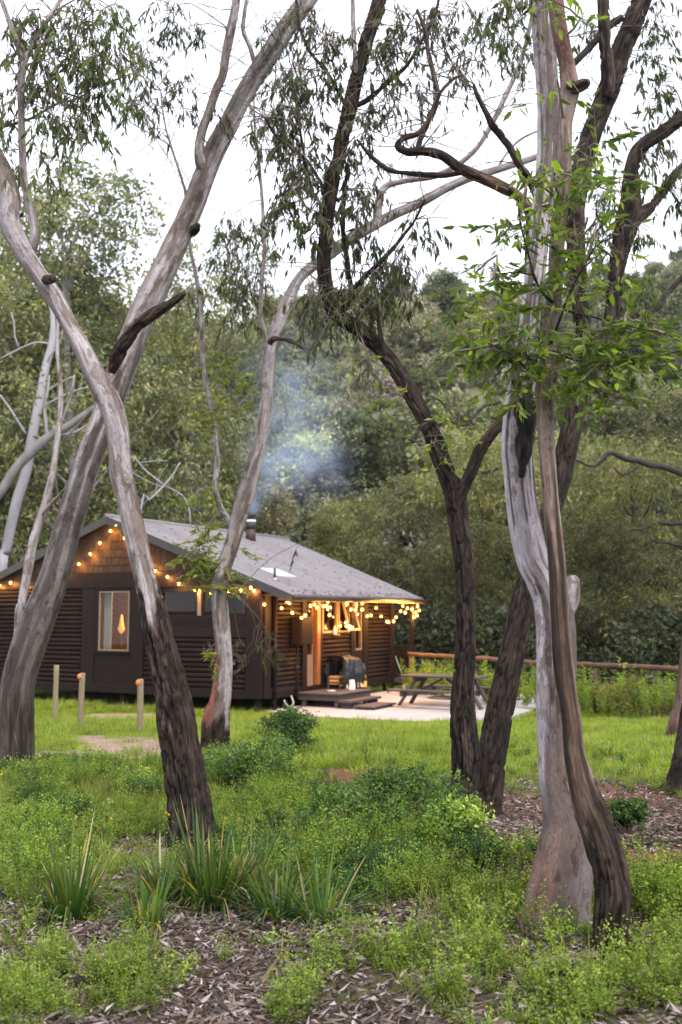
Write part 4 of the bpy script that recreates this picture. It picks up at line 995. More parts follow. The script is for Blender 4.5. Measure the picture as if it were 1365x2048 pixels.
# C: forked slender gum beside the cabin with a long pale limb
rC = path_px([(430, 1512, 52), (431, 1480, 50), (433, 1440, 50), (442, 1400, 42), (446, 1366, 38), (449, 1320, 34), (444, 1256, 34), (440, 1200, 32), (445, 1146, 32), (463, 1092, 32), (476, 1045, 33), (488, 1000, 36), (502, 950, 33), (517, 900, 29), (527, 850, 26), (533, 800, 25), (536, 750, 27), (543, 700, 28), (549, 675, 29), (557, 650, 29), (577, 600, 28), (597, 560, 25), (622, 535, 24), (660, 508, 26), (700, 478, 25), (740, 455, 24), (790, 428, 21), (840, 406, 20), (890, 378, 19), (935, 358, 18), (985, 342, 17), (1030, 328, 16), (1070, 315, 14), (1110, 300, 12)], 12.9, 12.2)
Ct = base_of(rC, 'gum_tree', 'slender forked pale gum with a reddish streak above its burnt base')
def tC(c, f, g):
    z, N, un, P = g['z'], g['N'], g['un'], g['P']; z0 = G(*rC[1, :2]); h = z-z0
    red = sm(.1, .55, -N[..., 0]+(fbm(un(1, 1.1, 71), 3)-.5)*.8)*sm(.28, .5, h)*(1-sm(1.05, 1.7, h+(fbm(un(2, 1, 77), 2)-.5)*.5))
    c = c+(np.array([.20, .055, .022])-c)*(red*.8)[..., None]; return c, f*(1-red*.5)
stem('trunk', rC, Ct, 'smooth', 14, 40, .028, .72, .36, tint=tC, flare=.12, ridge=.022)
rC2 = path_px([(466, 1056, 15), (457, 1040, 15), (441, 1015, 14), (431, 975, 12), (435, 925, 11), (431, 875, 12), (425, 820, 11), (415, 780, 11), (407, 725, 10), (404, 665, 10), (400, 600, 9), (391, 545, 8), (382, 500, 7), (376, 440, 6), (370, 380, 5)], 12.85, 12.6, 0)
stem('branch', rC2, Ct, 'smooth', 15, 12, .06, patch=.4)
rC3 = path_px([(540, 700, 9), (532, 672, 10), (522, 630, 9), (525, 550, 8), (530, 500, 8), (528, 470, 8), (525, 400, 7), (516, 300, 6), (510, 250, 5), (508, 190, 4)], 12.5, 12.4, 0); stem('branch', rC3, Ct, 'smooth', 16, 10, .06)
stem('dead_branch', path_px([(540, 688, 11), (545, 680, 11), (560, 678, 8), (585, 684, 7), (605, 696, 4)], 12.35, 12.1, 0), Ct, 'rough', 17, 10, .03)
rC4 = path_px([(755, 445, 18), (757, 410, 17), (770, 375, 15), (810, 362, 12), (870, 352, 13), (915, 330, 13), (955, 295, 13), (983, 250, 12), (1010, 195, 11), (1033, 145, 10), (1050, 95, 9), (1065, 30, 8)], 12.35, 12.3, 0); stem('branch', rC4, Ct, 'smooth', 18, 14, .06)
stem('branch', path_px([(995, 340, 6), (1008, 315, 6), (1040, 280, 5), (1085, 258, 4)], 12.3, 12.2, 0), Ct, 'smooth', 19, 8, .06)
foliage(Ct, [(470, 440, 30, 40, 6), (460, 500, 45, 60, 15), (500, 560, 45, 60, 15), (480, 620, 35, 40, 8), (540, 470, 40, 60, 7), (520, 230, 40, 60, 5), (390, 590, 30, 30, 3), (760, 330, 40, 30, 3), (1030, 90, 40, 40, 4)], 12.6, 23, pal=OLIVE, leaf=(.10, .16), anchors=np.vstack([rC2[4:, :3], rC3[:, :3]]), wid=.011)
foliage(Ct, [(398, 1130, 28, 55, 20), (415, 1060, 30, 25, 6), (455, 1165, 20, 20, 5), (400, 995, 25, 30, 4), (410, 840, 32, 35, 8), (440, 810, 30, 30, 5), (480, 760, 40, 35, 7), (420, 1300, 18, 15, 2), (430, 720, 50, 25, 5), (465, 1090, 15, 20, 3)], 12.7, 24, pal=YELL+FRESH[:2], leaf=(.07, .11), wid=.016, droop=.35, spread=.8, anchors=np.vstack([rC2[:, :3], rC[5:12, :3]]), name='regrowth')
foliage(Ct, [(540, 1285, 25, 38, 6), (515, 1270, 14, 28, 3), (480, 1290, 14, 25, 2), (600, 1090, 10, 12, 1)], 13.4, 25, pal=OLIVE+[(.14, .12, .05)], leaf=(.09, .14), dens=.9, anchors=np.array([at(468, 1190, 12.8)]), wid=.011, name='hanging_spray')
twiggery(Ct, np.vstack([rC2[6:, :3], rC3[2:, :3], rC4[3:, :3]]), 70, 6, (.4, 1.0))
fix_children(Ct)

# D: dark fissured twin trunks sharing one base
rD1 = path_px([(925, 1650, 56), (926, 1615, 50), (932, 1550, 46), (932, 1500, 49), (928, 1450, 46), (926, 1400, 40), (929, 1350, 36), (931, 1280, 33), (932, 1200, 32), (931, 1150, 32), (926, 1100, 34), (919, 1050, 33), (913, 1000, 37), (904, 970, 36), (893, 945, 33), (876, 900, 32), (857, 850, 31), (830, 800, 31), (800, 750, 31), (768, 705, 30), (738, 675, 28), (710, 652, 27), (684, 637, 25), (664, 615, 24), (652, 575, 23), (648, 530, 22), (651, 480, 22), (656, 430, 22), (664, 370, 23), (677, 315, 23), (689, 265, 24), (700, 215, 24), (714, 155, 23), (732, 85, 22), (752, 25, 22), (770, -40, 20)], 8.0, 8.3)
D = base_of(rD1, 'gum_tree', 'dark fissured Y-shaped tree with two trunks from one base, right of the cabin')
stem('trunk', rD1, D, 'rough', 20, 60, .018, flare=.35, ridge=.016, dk=.75)
rD1r = path_px([(914, 1015, 12), (921, 995, 20), (930, 972, 24), (944, 942, 25), (963, 897, 25), (985, 866, 25), (1005, 843, 25), (1030, 800, 24), (1050, 720, 23), (1058, 620, 22), (1062, 520, 22), (1062, 440, 24), (1045, 400, 24), (1000, 372, 22), (955, 352, 22), (920, 336, 21), (885, 312, 20), (850, 302, 19), (815, 303, 18), (797, 292, 16), (808, 276, 13), (835, 268, 11), (855, 245, 10), (870, 215, 9), (882, 185, 8), (905, 160, 6), (925, 150, 5)], 8.05, 7.4, 0)
rD1r[:, 3] *= .9; stem('branch', rD1r, D, 'rough', 21, 28, .025, dk=.8, ridge=.012, tint=lambda c, f, g: (c*(1+np.array([1.3, 1.1, 1.05])*sm(1.6, 2.6, g['s'])[..., None]), f))
rD2 = path_px([(972, 1655, 52), (972, 1620, 49), (980, 1560, 48), (986, 1500, 50), (1005, 1400, 48), (1026, 1300, 47), (1048, 1200, 44), (1073, 1110, 40), (1100, 1030, 37), (1122, 960, 36), (1134, 900, 38), (1145, 850, 38), (1157, 800, 38), (1172, 765, 38), (1182, 735, 36)], 8.15, 8.9)
stem('trunk', rD2, D, 'rough', 22, 60, .018, flare=.35, ridge=.015, dk=.85)
rD3 = path_px([(1180, 745, 28), (1172, 680, 28), (1160, 600, 28), (1153, 500, 29), (1150, 430, 30), (1155, 390, 31), (1168, 320, 33), (1185, 262, 34), (1208, 205, 37), (1225, 160, 38), (1240, 110, 37), (1262, 55, 36), (1285, 0, 34), (1310, -60, 30)], 8.9, 8.6, 0); stem('branch', rD3, D, 'rough', 23, 22, .03)
rD4 = path_px([(1182, 740, 26), (1205, 690, 26), (1224, 640, 26), (1229, 590, 24), (1234, 540, 26), (1244, 490, 32), (1256, 440, 42), (1262, 400, 33), (1263, 350, 26), (1275, 305, 23), (1300, 280, 22), (1335, 258, 22), (1370, 232, 20), (1420, 200, 18)], 8.9, 8.9, 0); stem('branch', rD4, D, 'rough', 24, 22, .03)
rD5 = path_px([(1262, 445, 24), (1285, 428, 22), (1308, 408, 20), (1325, 385, 18), (1345, 355, 17), (1375, 325, 15)], 8.9, 9.1, 0); stem('branch', rD5, D, 'rough', 25, 14, .04)
rD6 = path_px([(1218, 180, 20), (1214, 120, 19), (1209, 60, 18), (1207, 0, 17), (1206, -40, 16)], 8.6, 8.5, 0); stem('branch', rD6, D, 'rough', 26, 14, .04)
rD7 = path_px([(1135, 150, 12), (1146, 130, 13), (1182, 92, 13), (1215, 55, 12), (1245, 35, 11)], 8.5, 8.6, 0); stem('branch', rD7, D, 'rough', 27, 12, .04)
rD8 = path_px([(1078, 398, 14), (1058, 358, 14), (1040, 330, 14), (1020, 295, 13), (1000, 268, 14), (985, 250, 13), (975, 230, 9), (962, 205, 8), (950, 178, 7), (948, 168, 4)], 7.9, 7.6, 0); stem('dead_branch', rD8, D, 'rough', 28, 12, .03)
rD9 = path_px([(835, 302, 10), (845, 270, 10), (865, 225, 11), (875, 190, 9), (868, 150, 8), (858, 110, 7), (850, 60, 6), (835, 20, 5)], 7.7, 7.9, 0); stem('branch', rD9, D, 'rough', 29, 10, .04)
rD10 = path_px([(702, 215, 8), (735, 200, 9), (775, 165, 8), (815, 130, 7), (845, 80, 6), (870, 30, 5), (882, -20, 4)], 8.25, 8.0, 0); stem('branch', rD10, D, 'rough', 30, 10, .05)
rD11 = path_px([(676, 400, 7), (650, 378, 7), (620, 330, 6), (585, 295, 6), (555, 275, 5), (530, 235, 4)], 8.25, 8.1, 0); stem('branch', rD11, D, 'rough', 31, 10, .05)
rD12 = path_px([(690, 615, 13), (705, 580, 12), (735, 548, 11), (770, 515, 9), (800, 480, 7), (830, 440, 5), (850, 400, 4)], 8.2, 8.0, 0); stem('branch', rD12, D, 'rough', 32, 10, .04)
stem('branch', path_px([(768, 705, 9), (760, 665, 8), (757, 640, 6), (756, 605, 3)], 8.1, 8.0, 0), D, 'rough', 33, 8, .04)
rD13 = path_px([(705, 590, 10), (697, 540, 9), (690, 490, 8), (686, 440, 8), (690, 380, 7), (697, 330, 6)], 8.3, 8.4, 0); stem('branch', rD13, D, 'rough', 34, 8, .05)
rD14 = path_px([(625, 390, 6), (615, 340, 5), (605, 290, 5), (597, 235, 4), (590, 180, 3)], 8.2, 8.0, 0); stem('branch', rD14, D, 'rough', 35, 8, .05)
rD15 = path_px([(694, 215, 7), (675, 180, 7), (655, 145, 6), (625, 110, 6), (605, 70, 5), (596, 30, 5), (592, -20, 4)], 8.2, 8.0, 0); stem('branch', rD15, D, 'rough', 36, 8, .05)
rD16 = path_px([(712, 140, 10), (710, 100, 9), (707, 50, 9), (706, 0, 8), (704, -40, 8)], 8.2, 8.3, 0); stem('branch', rD16, D, 'smooth', 37, 10, .05)
stem('branch', path_px([(1030, 388, 8), (1000, 366, 9), (940, 345, 9), (890, 350, 10), (830, 348, 8), (780, 340, 8), (745, 315, 7), (715, 280, 5)], 7.6, 8.1, 0), D, 'rough', 38, 10, .05)
stem('branch', path_px([(1280, 640, 10), (1310, 622, 10), (1330, 595, 10), (1350, 570, 10), (1380, 540, 9)], 9.0, 9.2, 0), D, 'rough', 39, 10, .05)
anD = np.vstack([r_[:, :3] for r_ in (rD1[22:], rD1r[14:], rD4[6:], rD5, rD6, rD7, rD8, rD9, rD10, rD11, rD12, rD13, rD14, rD15, rD3[6:])])
foliage(D, [(585, 320, 50, 50, 12), (555, 250, 40, 60, 10), (600, 240, 50, 60, 11), (620, 160, 60, 60, 13), (670, 95, 50, 50, 9), (590, 400, 50, 60, 10), (630, 450, 40, 50, 7), (560, 420, 30, 40, 3), (700, 330, 35, 60, 7), (725, 400, 50, 50, 8), (720, 470, 50, 40, 8), (780, 120, 50, 70, 10), (795, 40, 50, 40, 8), (770, 220, 35, 50, 6), (730, 240, 30, 40, 5), (745, 560, 55, 45, 13), (800, 510, 60, 40, 10), (835, 450, 40, 35, 5), (700, 600, 40, 35, 8), (660, 640, 30, 25, 4), (630, 590, 30, 40, 4), (860, 70, 50, 60, 7), (930, 130, 40, 50, 5), (900, 30, 50, 40, 6), (820, 180, 30, 40, 3), (830, 590, 20, 30, 2), (740, 735, 25, 15, 2)], 8.15, 26, anchors=anD, pal=OLIVE)
foliage(D, [(1015, 40, 60, 50, 11), (1040, 110, 35, 40, 5), (960, 60, 40, 40, 5), (1320, 60, 50, 70, 9), (1335, 190, 40, 60, 8), (1310, 290, 50, 70, 9), (1350, 380, 30, 60, 7), (1190, 230, 40, 70, 5), (1300, 130, 30, 40, 4), (1210, 420, 60, 60, 9), (1165, 330, 40, 50, 4), (1270, 560, 50, 40, 5), (1180, 60, 30, 40, 3), (1280, 470, 40, 40, 4)], 8.9, 27, anchors=anD, pal=OLIVE+[(.10, .14, .04)])
foliage(D, [(888, 905, 35, 40, 5), (920, 830, 40, 35, 5), (720, 715, 30, 15, 2), (865, 880, 15, 30, 2), (800, 790, 20, 20, 2), (965, 890, 15, 15, 2)], 8.0, 28, pal=YELL+FRESH, leaf=(.05, .085), wid=.013, per=(4, 8), droop=.4, spread=.8, name='regrowth')
twiggery(D, anD, 230, 3)
fix_children(D)

# E: broad pale gum, the darker stem crossing it is a tree of its own (E2)
rE = path_px([(1110, 1885, 150), (1113, 1850, 138), (1117, 1800, 126), (1124, 1750, 120), (1131, 1700, 108), (1134, 1650, 96), (1124, 1600, 84), (1115, 1550, 76), (1113, 1500, 73), (1112, 1450, 76), (1113, 1400, 80), (1113, 1350, 81), (1112, 1300, 82), (1111, 1250, 80), (1103, 1200, 78), (1086, 1160, 76), (1066, 1120, 70), (1052, 1060, 66), (1043, 1000, 62), (1039, 950, 61), (1035, 900, 62), (1036, 850, 59), (1041, 800, 57), (1047, 750, 54), (1053, 700, 46), (1059, 650, 42), (1065, 600, 40), (1070, 550, 40), (1076, 500, 40), (1081, 450, 41), (1087, 400, 43), (1093, 350, 44), (1096, 300, 43), (1096, 250, 42), (1096, 200, 43), (1093, 150, 44), (1090, 100, 45), (1087, 50, 45), (1084, 0, 46), (1080, -70, 44)], 5.2, 5.6)
E1 = base_of(rE, 'gum_tree', 'broad pale smooth gum with a flared brown base, the largest trunk at right')
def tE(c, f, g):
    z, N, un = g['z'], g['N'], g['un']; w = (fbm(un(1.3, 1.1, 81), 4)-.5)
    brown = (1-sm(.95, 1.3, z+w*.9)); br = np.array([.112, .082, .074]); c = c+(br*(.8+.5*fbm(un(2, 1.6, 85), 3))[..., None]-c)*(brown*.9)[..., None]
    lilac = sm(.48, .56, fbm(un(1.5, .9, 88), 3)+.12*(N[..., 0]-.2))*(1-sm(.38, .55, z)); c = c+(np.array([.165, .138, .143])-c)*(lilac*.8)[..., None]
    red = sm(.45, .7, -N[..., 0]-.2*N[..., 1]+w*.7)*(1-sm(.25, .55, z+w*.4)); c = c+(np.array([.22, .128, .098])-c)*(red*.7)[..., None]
    edge = sm(.75, .9, -N[..., 0]+w*.35)*sm(.55, .85, z); c = c+(np.array([.44, .41, .44])-c)*(edge*.8)[..., None]  # light along the left side of the trunk, put into the bark colour
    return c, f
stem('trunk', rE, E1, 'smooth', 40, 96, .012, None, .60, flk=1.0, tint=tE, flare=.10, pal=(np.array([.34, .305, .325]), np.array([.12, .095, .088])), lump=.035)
stem('cut_stub', path_px([(1125, 1235, 40), (1136, 1205, 46), (1143, 1180, 36), (1144, 1160, 30), (1143, 1152, 18)], 5.32, 5.36, 0), E1, 'smooth', 41, 20, .015, patch=.3)
stem('bark_strip', path_px([(1045, 775, 24), (1050, 820, 34), (1050, 870, 30), (1047, 915, 22), (1043, 955, 8)], 5.26, 5.2, 0), E1, 'rough', 42, 14, .02)
foliage(E1, [(1080, 5, 30, 25, 3), (1010, -5, 50, 30, 4)], 5.5, 29, pal=OLIVE+FRESH[:1], leaf=(.06, .10), name='crown')
fix_children(E1)
rE2 = path_px([(1219, 1945, 66), (1220, 1900, 61), (1222, 1850, 59), (1226, 1800, 60), (1222, 1750, 61), (1210, 1700, 63), (1194, 1650, 64), (1173, 1600, 58), (1158, 1550, 48), (1148, 1500, 42), (1144, 1450, 39), (1137, 1400, 38), (1129, 1350, 40), (1124, 1300, 38), (1121, 1250, 36), (1118, 1200, 36), (1116, 1150, 35), (1112, 1100, 33), (1107, 1050, 33), (1102, 1000, 32), (1098, 950, 32), (1094, 900, 32), (1092, 850, 31), (1090, 800, 30), (1092, 750, 30), (1098, 700, 30), (1102, 650, 31), (1108, 600, 31), (1112, 550, 31), (1114, 500, 30), (1117, 450, 29), (1123, 400, 31), (1128, 350, 29), (1130, 300, 29), (1129, 250, 30), (1135, 210, 35), (1140, 180, 38), (1137, 150, 34), (1132, 120, 31), (1123, 80, 32), (1117, 45, 31), (1111, 0, 31), (1102, -70, 30)], 4.72, 5.05)
E2 = base_of(rE2, 'gum_tree', 'thinner brown stem with shaggy dark base crossing in front of the broad pale gum')
def tE2(c, f, g):
    z, N, un = g['z'], g['N'], g['un']; w = fbm(un(1.4, .8, 91), 4)-.5
    sc = sm(.3, .6, -N[..., 1]-.35*N[..., 0]+w*.6)*sm(.55, .8, z)*(1-sm(1.9, 2.3, z+w)); c = c+(np.array([.06, .038, .027])-c)*(sc*.85)[..., None]
    bl = sm(.5, .54, fbm(un(1.3, .9, 95), 3))*sc; c = c*(1-.6*bl[..., None])
    top = sm(4.3, 4.6, z+w*.4); c = c+(np.array([.10, .045, .03])-c)*(top*.8)[..., None]
    return c, np.maximum(f, sc*.5)
stem('trunk', rE2, E2, 'smooth', 43, 64, .012, 1.0, .35, tint=tE2, flare=.05, pal=(np.array([.225, .165, .135]), np.array([.14, .10, .085])), ridge=.013)
stem('branch_stub', path_px([(1140, 178, 24), (1155, 175, 22), (1170, 167, 18), (1177, 162, 12)], 4.98, 4.9, 0), E2, 'rough', 44, 14, .012)
tw1 = [path_px(q, 4.9, y1, 0) for q, y1 in (([(1104, 603, 8), (1085, 585, 6), (1068, 550, 5), (1055, 500, 4), (1040, 440, 4), (1037, 400, 3)], 4.7), ([(1096, 700, 7), (1120, 640, 6), (1140, 585, 5), (1170, 530, 5), (1195, 490, 4), (1240, 470, 3)], 4.6),
       ([(1085, 765, 6), (1060, 745, 5), (1030, 715, 4), (985, 690, 3), (950, 680, 2)], 4.6), ([(1120, 618, 5), (1190, 635, 4), (1250, 650, 3), (1330, 668, 2)], 4.6), ([(1100, 700, 5), (1150, 720, 4), (1210, 730, 3), (1290, 745, 2)], 4.6), ([(1070, 550, 4), (1020, 545, 3), (985, 560, 2), (960, 580, 2)], 4.6))]
for i, q in enumerate(tw1): stem('branch', q, E2, 'rough', 45+i, 8, .03, ridge=.002)
# leafy shoots: the leaves that show largest are parts, the rest one mass
rr = np.random.default_rng(5)
lp_me = []
for v in range(6):
    B = np.zeros((1, 3)); Vv, Ff, Cc = leaf_mesh_arrays(B, np.array([[0, 1., 0]]), np.array([1.]), np.array([.135+.014*v]), np.array([FRESH[v % 5]])*(.85+.08*v), np.random.default_rng(v), 'oval')
    lp_me.append(np_mesh('leaf', Vv, Ff, M['leaf_big'], False, col=Cc))
SH_CL = [(985, 650, 55, 45, 9), (1010, 705, 50, 35, 9), (960, 690, 40, 30, 5), (1060, 690, 40, 40, 6), (1020, 470, 55, 35, 6), (1050, 420, 30, 40, 3), (1190, 330, 45, 45, 7), (1215, 400, 40, 60, 5), (1160, 500, 60, 60, 8), (1215, 520, 50, 50, 6), (1150, 600, 60, 45, 7), (1190, 690, 60, 45, 9), (1240, 725, 60, 45, 9), (1180, 770, 50, 35, 7), (1120, 750, 50, 30, 5), (1290, 660, 55, 40, 6), (1330, 740, 35, 35, 3), (1270, 690, 40, 40, 5), (985, 560, 45, 45, 5), (1040, 760, 40, 25, 4), (1205, 810, 25, 30, 3), (1110, 185, 22, 14, 1), (1110, 10, 35, 25, 2), (1120, 420, 30, 30, 2), (1095, 350, 25, 25, 2), (950, 560, 30, 40, 2)]
foliage(E2, [(c[0], c[1], c[2], c[3], max(1, int(c[4]*1.15))) for c in SH_CL], 4.8, 30, pal=FRESH+[(.06, .10, .03), (.05, .085, .03)], dens=1.9, twp=.95, leaf=(.042, .085), wid=.0095, per=(7, 12), droop=.30, spread=.55, anchors=np.vstack([q[:, :3] for q in tw1]+[rE2[23:, :3]]), name='foliage', shape='oval', mat='leaf_big', twigr=.0014)
for k in range(250):
    c = SH_CL[rr.integers(len(SH_CL))]; u = rr.normal(0, .55, 3); cen = at(c[0], c[1], 4.7); kk = axial(cen)/F
    L = rr.uniform(.045, .085); o = link('leaf', lp_me[k % 6], E2, tuple(cen+np.array([u[0]*c[2]*kk, u[1]*.12, u[2]*c[3]*kk])), (rr.uniform(-1.5, .3), rr.uniform(-1.2, 1.2), rr.uniform(0, 6.28))); o.scale = (L, L, L)
fix_children(E2)

# trunks cut by the right edge of the view
rR1 = path_px([(1362, 1452, 46), (1362, 1430, 36), (1368, 1380, 30), (1376, 1300, 28), (1384, 1200, 26), (1390, 1050, 24), (1400, 900, 22), (1412, 700, 19), (1428, 520, 14), (1440, 380, 8), (1446, 300, 4)], 15.4, 15.4)
R1 = base_of(rR1, 'gum_tree', 'reddish brown trunk standing on the lawn at the right edge'); stem('trunk', rR1, R1, 'smooth', 60, 18, .06, .4, .6, pal=(np.array([.15, .095, .075]), np.array([.09, .06, .046])), flare=.3); foliage(R1, [(1440, 620, 50, 70, 14), (1455, 480, 60, 80, 20), (1440, 360, 60, 70, 18)], 15.4, 33, leaf=(.1, .16), wid=.012); fix_children(R1)
rR2 = path_px([(1357, 1600, 52), (1362, 1570, 44), (1374, 1500, 38), (1388, 1400, 36), (1400, 1250, 34), (1412, 1050, 32), (1425, 800, 30), (1442, 500, 25), (1462, 250, 20), (1480, 40, 14), (1492, -120, 7)], 8.9, 8.9)
R2 = base_of(rR2, 'gum_tree', 'dark rough trunk half cut off by the right edge beyond the earth bank'); stem('trunk', rR2, R2, 'rough', 61, 20, .04, flare=.25); foliage(R2, [(1470, 420, 60, 80, 16), (1500, 220, 80, 90, 22), (1490, 20, 80, 90, 22)], 8.9, 34, anchors=rR2[5:, :3]); fix_children(R2)

# slender pale sapling crossing behind the leaning gum
rF = path_px([(36, 1262, 16), (44, 1210, 17), (55, 1146, 19), (66, 1085, 19), (80, 1040, 18), (93, 1000, 16), (106, 940, 13), (115, 880, 12), (121, 820, 11), (121, 770, 10), (115, 700, 8), (116, 640, 6), (112, 590, 4)], 11.2, 11.6)
rF[0] = rF[1]+np.array([-.03, 0, -2.4, 0]); Ft_ = thing('gum_tree', 'slender pale sapling rising just left of and behind the thick leaning gum', 'tree', (rF[0, 0], rF[0, 1], G(rF[0, 0], rF[0, 1])))
stem('trunk', rF, Ft_, 'smooth', 62, 14, .05, None, .4); rF2 = path_px([(123, 850, 6), (128, 830, 6), (140, 800, 7), (147, 770, 6), (150, 750, 4)], 11.5, 11.5, 0); stem('branch', rF2, Ft_, 'smooth', 63, 8, .05)
rF3 = path_px([(85, 1028, 6), (105, 1005, 7), (125, 985, 7), (140, 965, 5)], 11.3, 11.0, 0); stem('branch', rF3, Ft_, 'smooth', 64, 8, .05); fix_children(Ft_)

# ------------------------------------------------------------------ trees behind the cabin and on the hill
def crown_mesh(name, lobes, nleaf, ln, wd, pal, seed, droop=.5, shell=.72, clump=.5):
    """leaf-sized faces gathered in clumps spread through a set of lobes (x, y, z, rx, ry, rz)"""
    r = np.random.default_rng(seed); L = np.array(lobes, float); vol = (L[:, 3]*L[:, 4]*L[:, 5])**.67; pr = vol/vol.sum()
    ncl = max(12, nleaf//26); k = r.choice(len(L), ncl, p=pr); u = r.normal(size=(ncl, 3)); u /= np.linalg.norm(u, axis=1)[:, None]
    rad = r.uniform(shell, 1.0, ncl)**.7; cc = L[k, :3]+u*L[k, 3:]*rad[:, None]
    cs = clump*r.uniform(.5, 1.3, ncl); tone = r.uniform(.55, 1.4, ncl)
    q = r.integers(0, ncl, nleaf); B = cc[q]+r.normal(0, 1, (nleaf, 3))*cs[q][:, None]*np.array([.42, .42, .30])
    D = r.normal(size=(nleaf, 3))*.8+np.array([0, 0, -droop])+u[q]*.5
    base = np.array(pal)[r.integers(0, len(pal), ncl)]
    C = 1.35*base[q]*tone[q][:, None]*r.uniform(.8, 1.2, (nleaf, 1))
    V, Fq, Cc = leaf_mesh_arrays(B, D, r.uniform(.6, 1.3, nleaf)*ln, r.uniform(.6, 1.3, nleaf)*wd, C, r)
    return np_mesh(name, V, Fq, M['far'], False, col=Cc)

def tree_proto(seed, h, R, nl, pal, ln, wd, nleaf, pale=True, low=.35, clump=.55, droop=.6, spread=1.0, tw=.17, rz_=(.5, .85)):
    """trunk mesh and crown mesh in local space"""
    r = np.random.default_rng(seed); lobes = []; limbs = []
    lean = r.normal(0, .05*h, 2); top = np.array([lean[0], lean[1], h*.86])
    tr = np.array([[0, 0, -.6, tw], [lean[0]*.25+r.normal(0, .15), lean[1]*.25, h*.25, tw*.85], [lean[0]*.6+r.normal(0, .25), lean[1]*.6, h*.55, tw*.6], [*top, tw*.15]])
    for i in range(nl):
        z = h*(low+(1-low)*(i+.5)/nl*.92); a = r.uniform(0, 6.28); prof = math.sin(math.pi*min(1, .22+.75*(z/h-low)/(1-low)))
        d = R*r.uniform(.15, .75)*prof*spread; s = R*r.uniform(.28, .52)
        c = np.array([lean[0]*z/h+d*math.cos(a), lean[1]*z/h+d*math.sin(a), z]); lobes.append([*c, s, s, s*r.uniform(*rz_)])
        z0 = z-max(.5, d*.9)-.2*h*.3; f = np.clip(z0/h, .1, .8); st = np.array([lean[0]*f, lean[1]*f, h*f])
        limbs.append(np.array([[*st, tw*.32], [*((st+c)/2+r.normal(0, .2, 3)), tw*.2], [*c, tw*.05]]))
    mb = MB(); C = spline(tr, h/14); mb.tube(C[:, :3], C[:, 3], 8)
    for l in limbs: C = spline(l, h/16); mb.tube(C[:, :3], np.maximum(C[:, 3], .012), 5, False)
    return mb.mesh('trunk', M['paletrunk'] if pale else M['darktrunk'], True), crown_mesh('crown', lobes, nleaf, ln, wd, pal, seed+100, droop, clump=clump)
M['paletrunk'] = plain('pale_far_bark', (.26, .235, .245), .8, .3, 2, (3, 3, .5))
M['darktrunk'] = plain('dark_far_bark', (.032, .026, .022), .9, .3, 2, (3, 3, .5))
PO = [(.105, .115, .062), (.13, .135, .070), (.085, .095, .055), (.15, .145, .08)]
PY = [(.155, .165, .06), (.175, .175, .068), (.13, .142, .055)]
PD = [(.055, .066, .030), (.07, .078, .036), (.045, .056, .027)]
PC = [(.09, .100, .043), (.115, .12, .050), (.07, .082, .040), (.14, .138, .056)]
PM = [(.135, .125, .088), (.125, .118, .078), (.15, .132, .09)]

def place_tree(pm, label, loc, sc, rz, tint=(1, 1, 1), group=None, name='gum_tree', cat='tree', first_parts=None):
    t = thing(name, label, cat, tuple(loc), rz, group); t.scale = (sc, sc, sc*random.uniform(.92, 1.08))
    tk = link('trunk', pm[0], t); cr = link('crown', pm[1], t); cr.color = (*tint, 1); cr['kind'] = 'stuff'; return t

# hill trees: individuals nearest and largest, alike ones share label and group
hp = [tree_proto(200+i, h, R, nl, p, ln, wd, nf, pale, low, cl, .3, 1.0, .16) for i, (h, R, nl, p, ln, wd, nf, pale, low, cl) in enumerate([
    (8.5, 3.8, 11, PO, .33, .135, 7600, True, .25, .8), (9.5, 3.4, 12, PO, .33, .135, 7600, True, .28, .75), (7.0, 3.6, 10, PY, .33, .135, 7600, True, .2, .8),
    (10.5, 3.6, 12, PD+PO[:2], .33, .135, 7600, True, .3, .8), (6.5, 3.4, 10, PM, .30, .12, 7000, True, .15, .75), (8.0, 4.2, 12, PY+PO, .33, .135, 7600, True, .2, .85), (6.0, 3.2, 9, PC+PM, .29, .12, 7000, False, .12, .7)])]
HL = ['olive rounded gum crown among the trees covering the far hillside', 'taller olive gum crown among the trees covering the far hillside', 'yellow-green bushy crown among the trees covering the far hillside', 'dark green tall gum crown on the far hillside',
      'brownish mauve bushy crown on the far hillside', 'broad light olive crown on the far hillside', 'grey-olive low scrubby crown on the far hillside']
r = np.random.default_rng(77); pts = []
tries = 0
while len(pts) < 292 and tries < 60000:
    tries += 1
    y = 58+142*r.random()**1.15; x = r.uniform(-.44, .46)*y
    sp = 4.6+.025*y
    if all((x-a)**2+(y-b)**2 > sp*sp for a, b in pts): pts.append((x, y))
pts.sort(key=lambda p: p[1])
for x, y in pts:
    k = r.choice(7, p=[.2, .15, .15, .12, .14, .14, .10]); s = r.uniform(.8, 1.25)
    v = r.choice([.8, 1.0, 1.15, 1.3, 1.4], p=[.15, .2, .3, .2, .15])*r.uniform(.9, 1.1); v *= 1.5; tint = (v*r.uniform(.98, 1.12), v, v*r.uniform(1.05, 1.45))
    place_tree(hp[k], HL[k], (x, y, hillz(x, y)-.3), s, r.uniform(0, 6.28), tint, 'trees covering the far hillside: '+['olive', 'tall olive', 'yellow-green', 'dark', 'brownish', 'broad light', 'scrubby'][k])
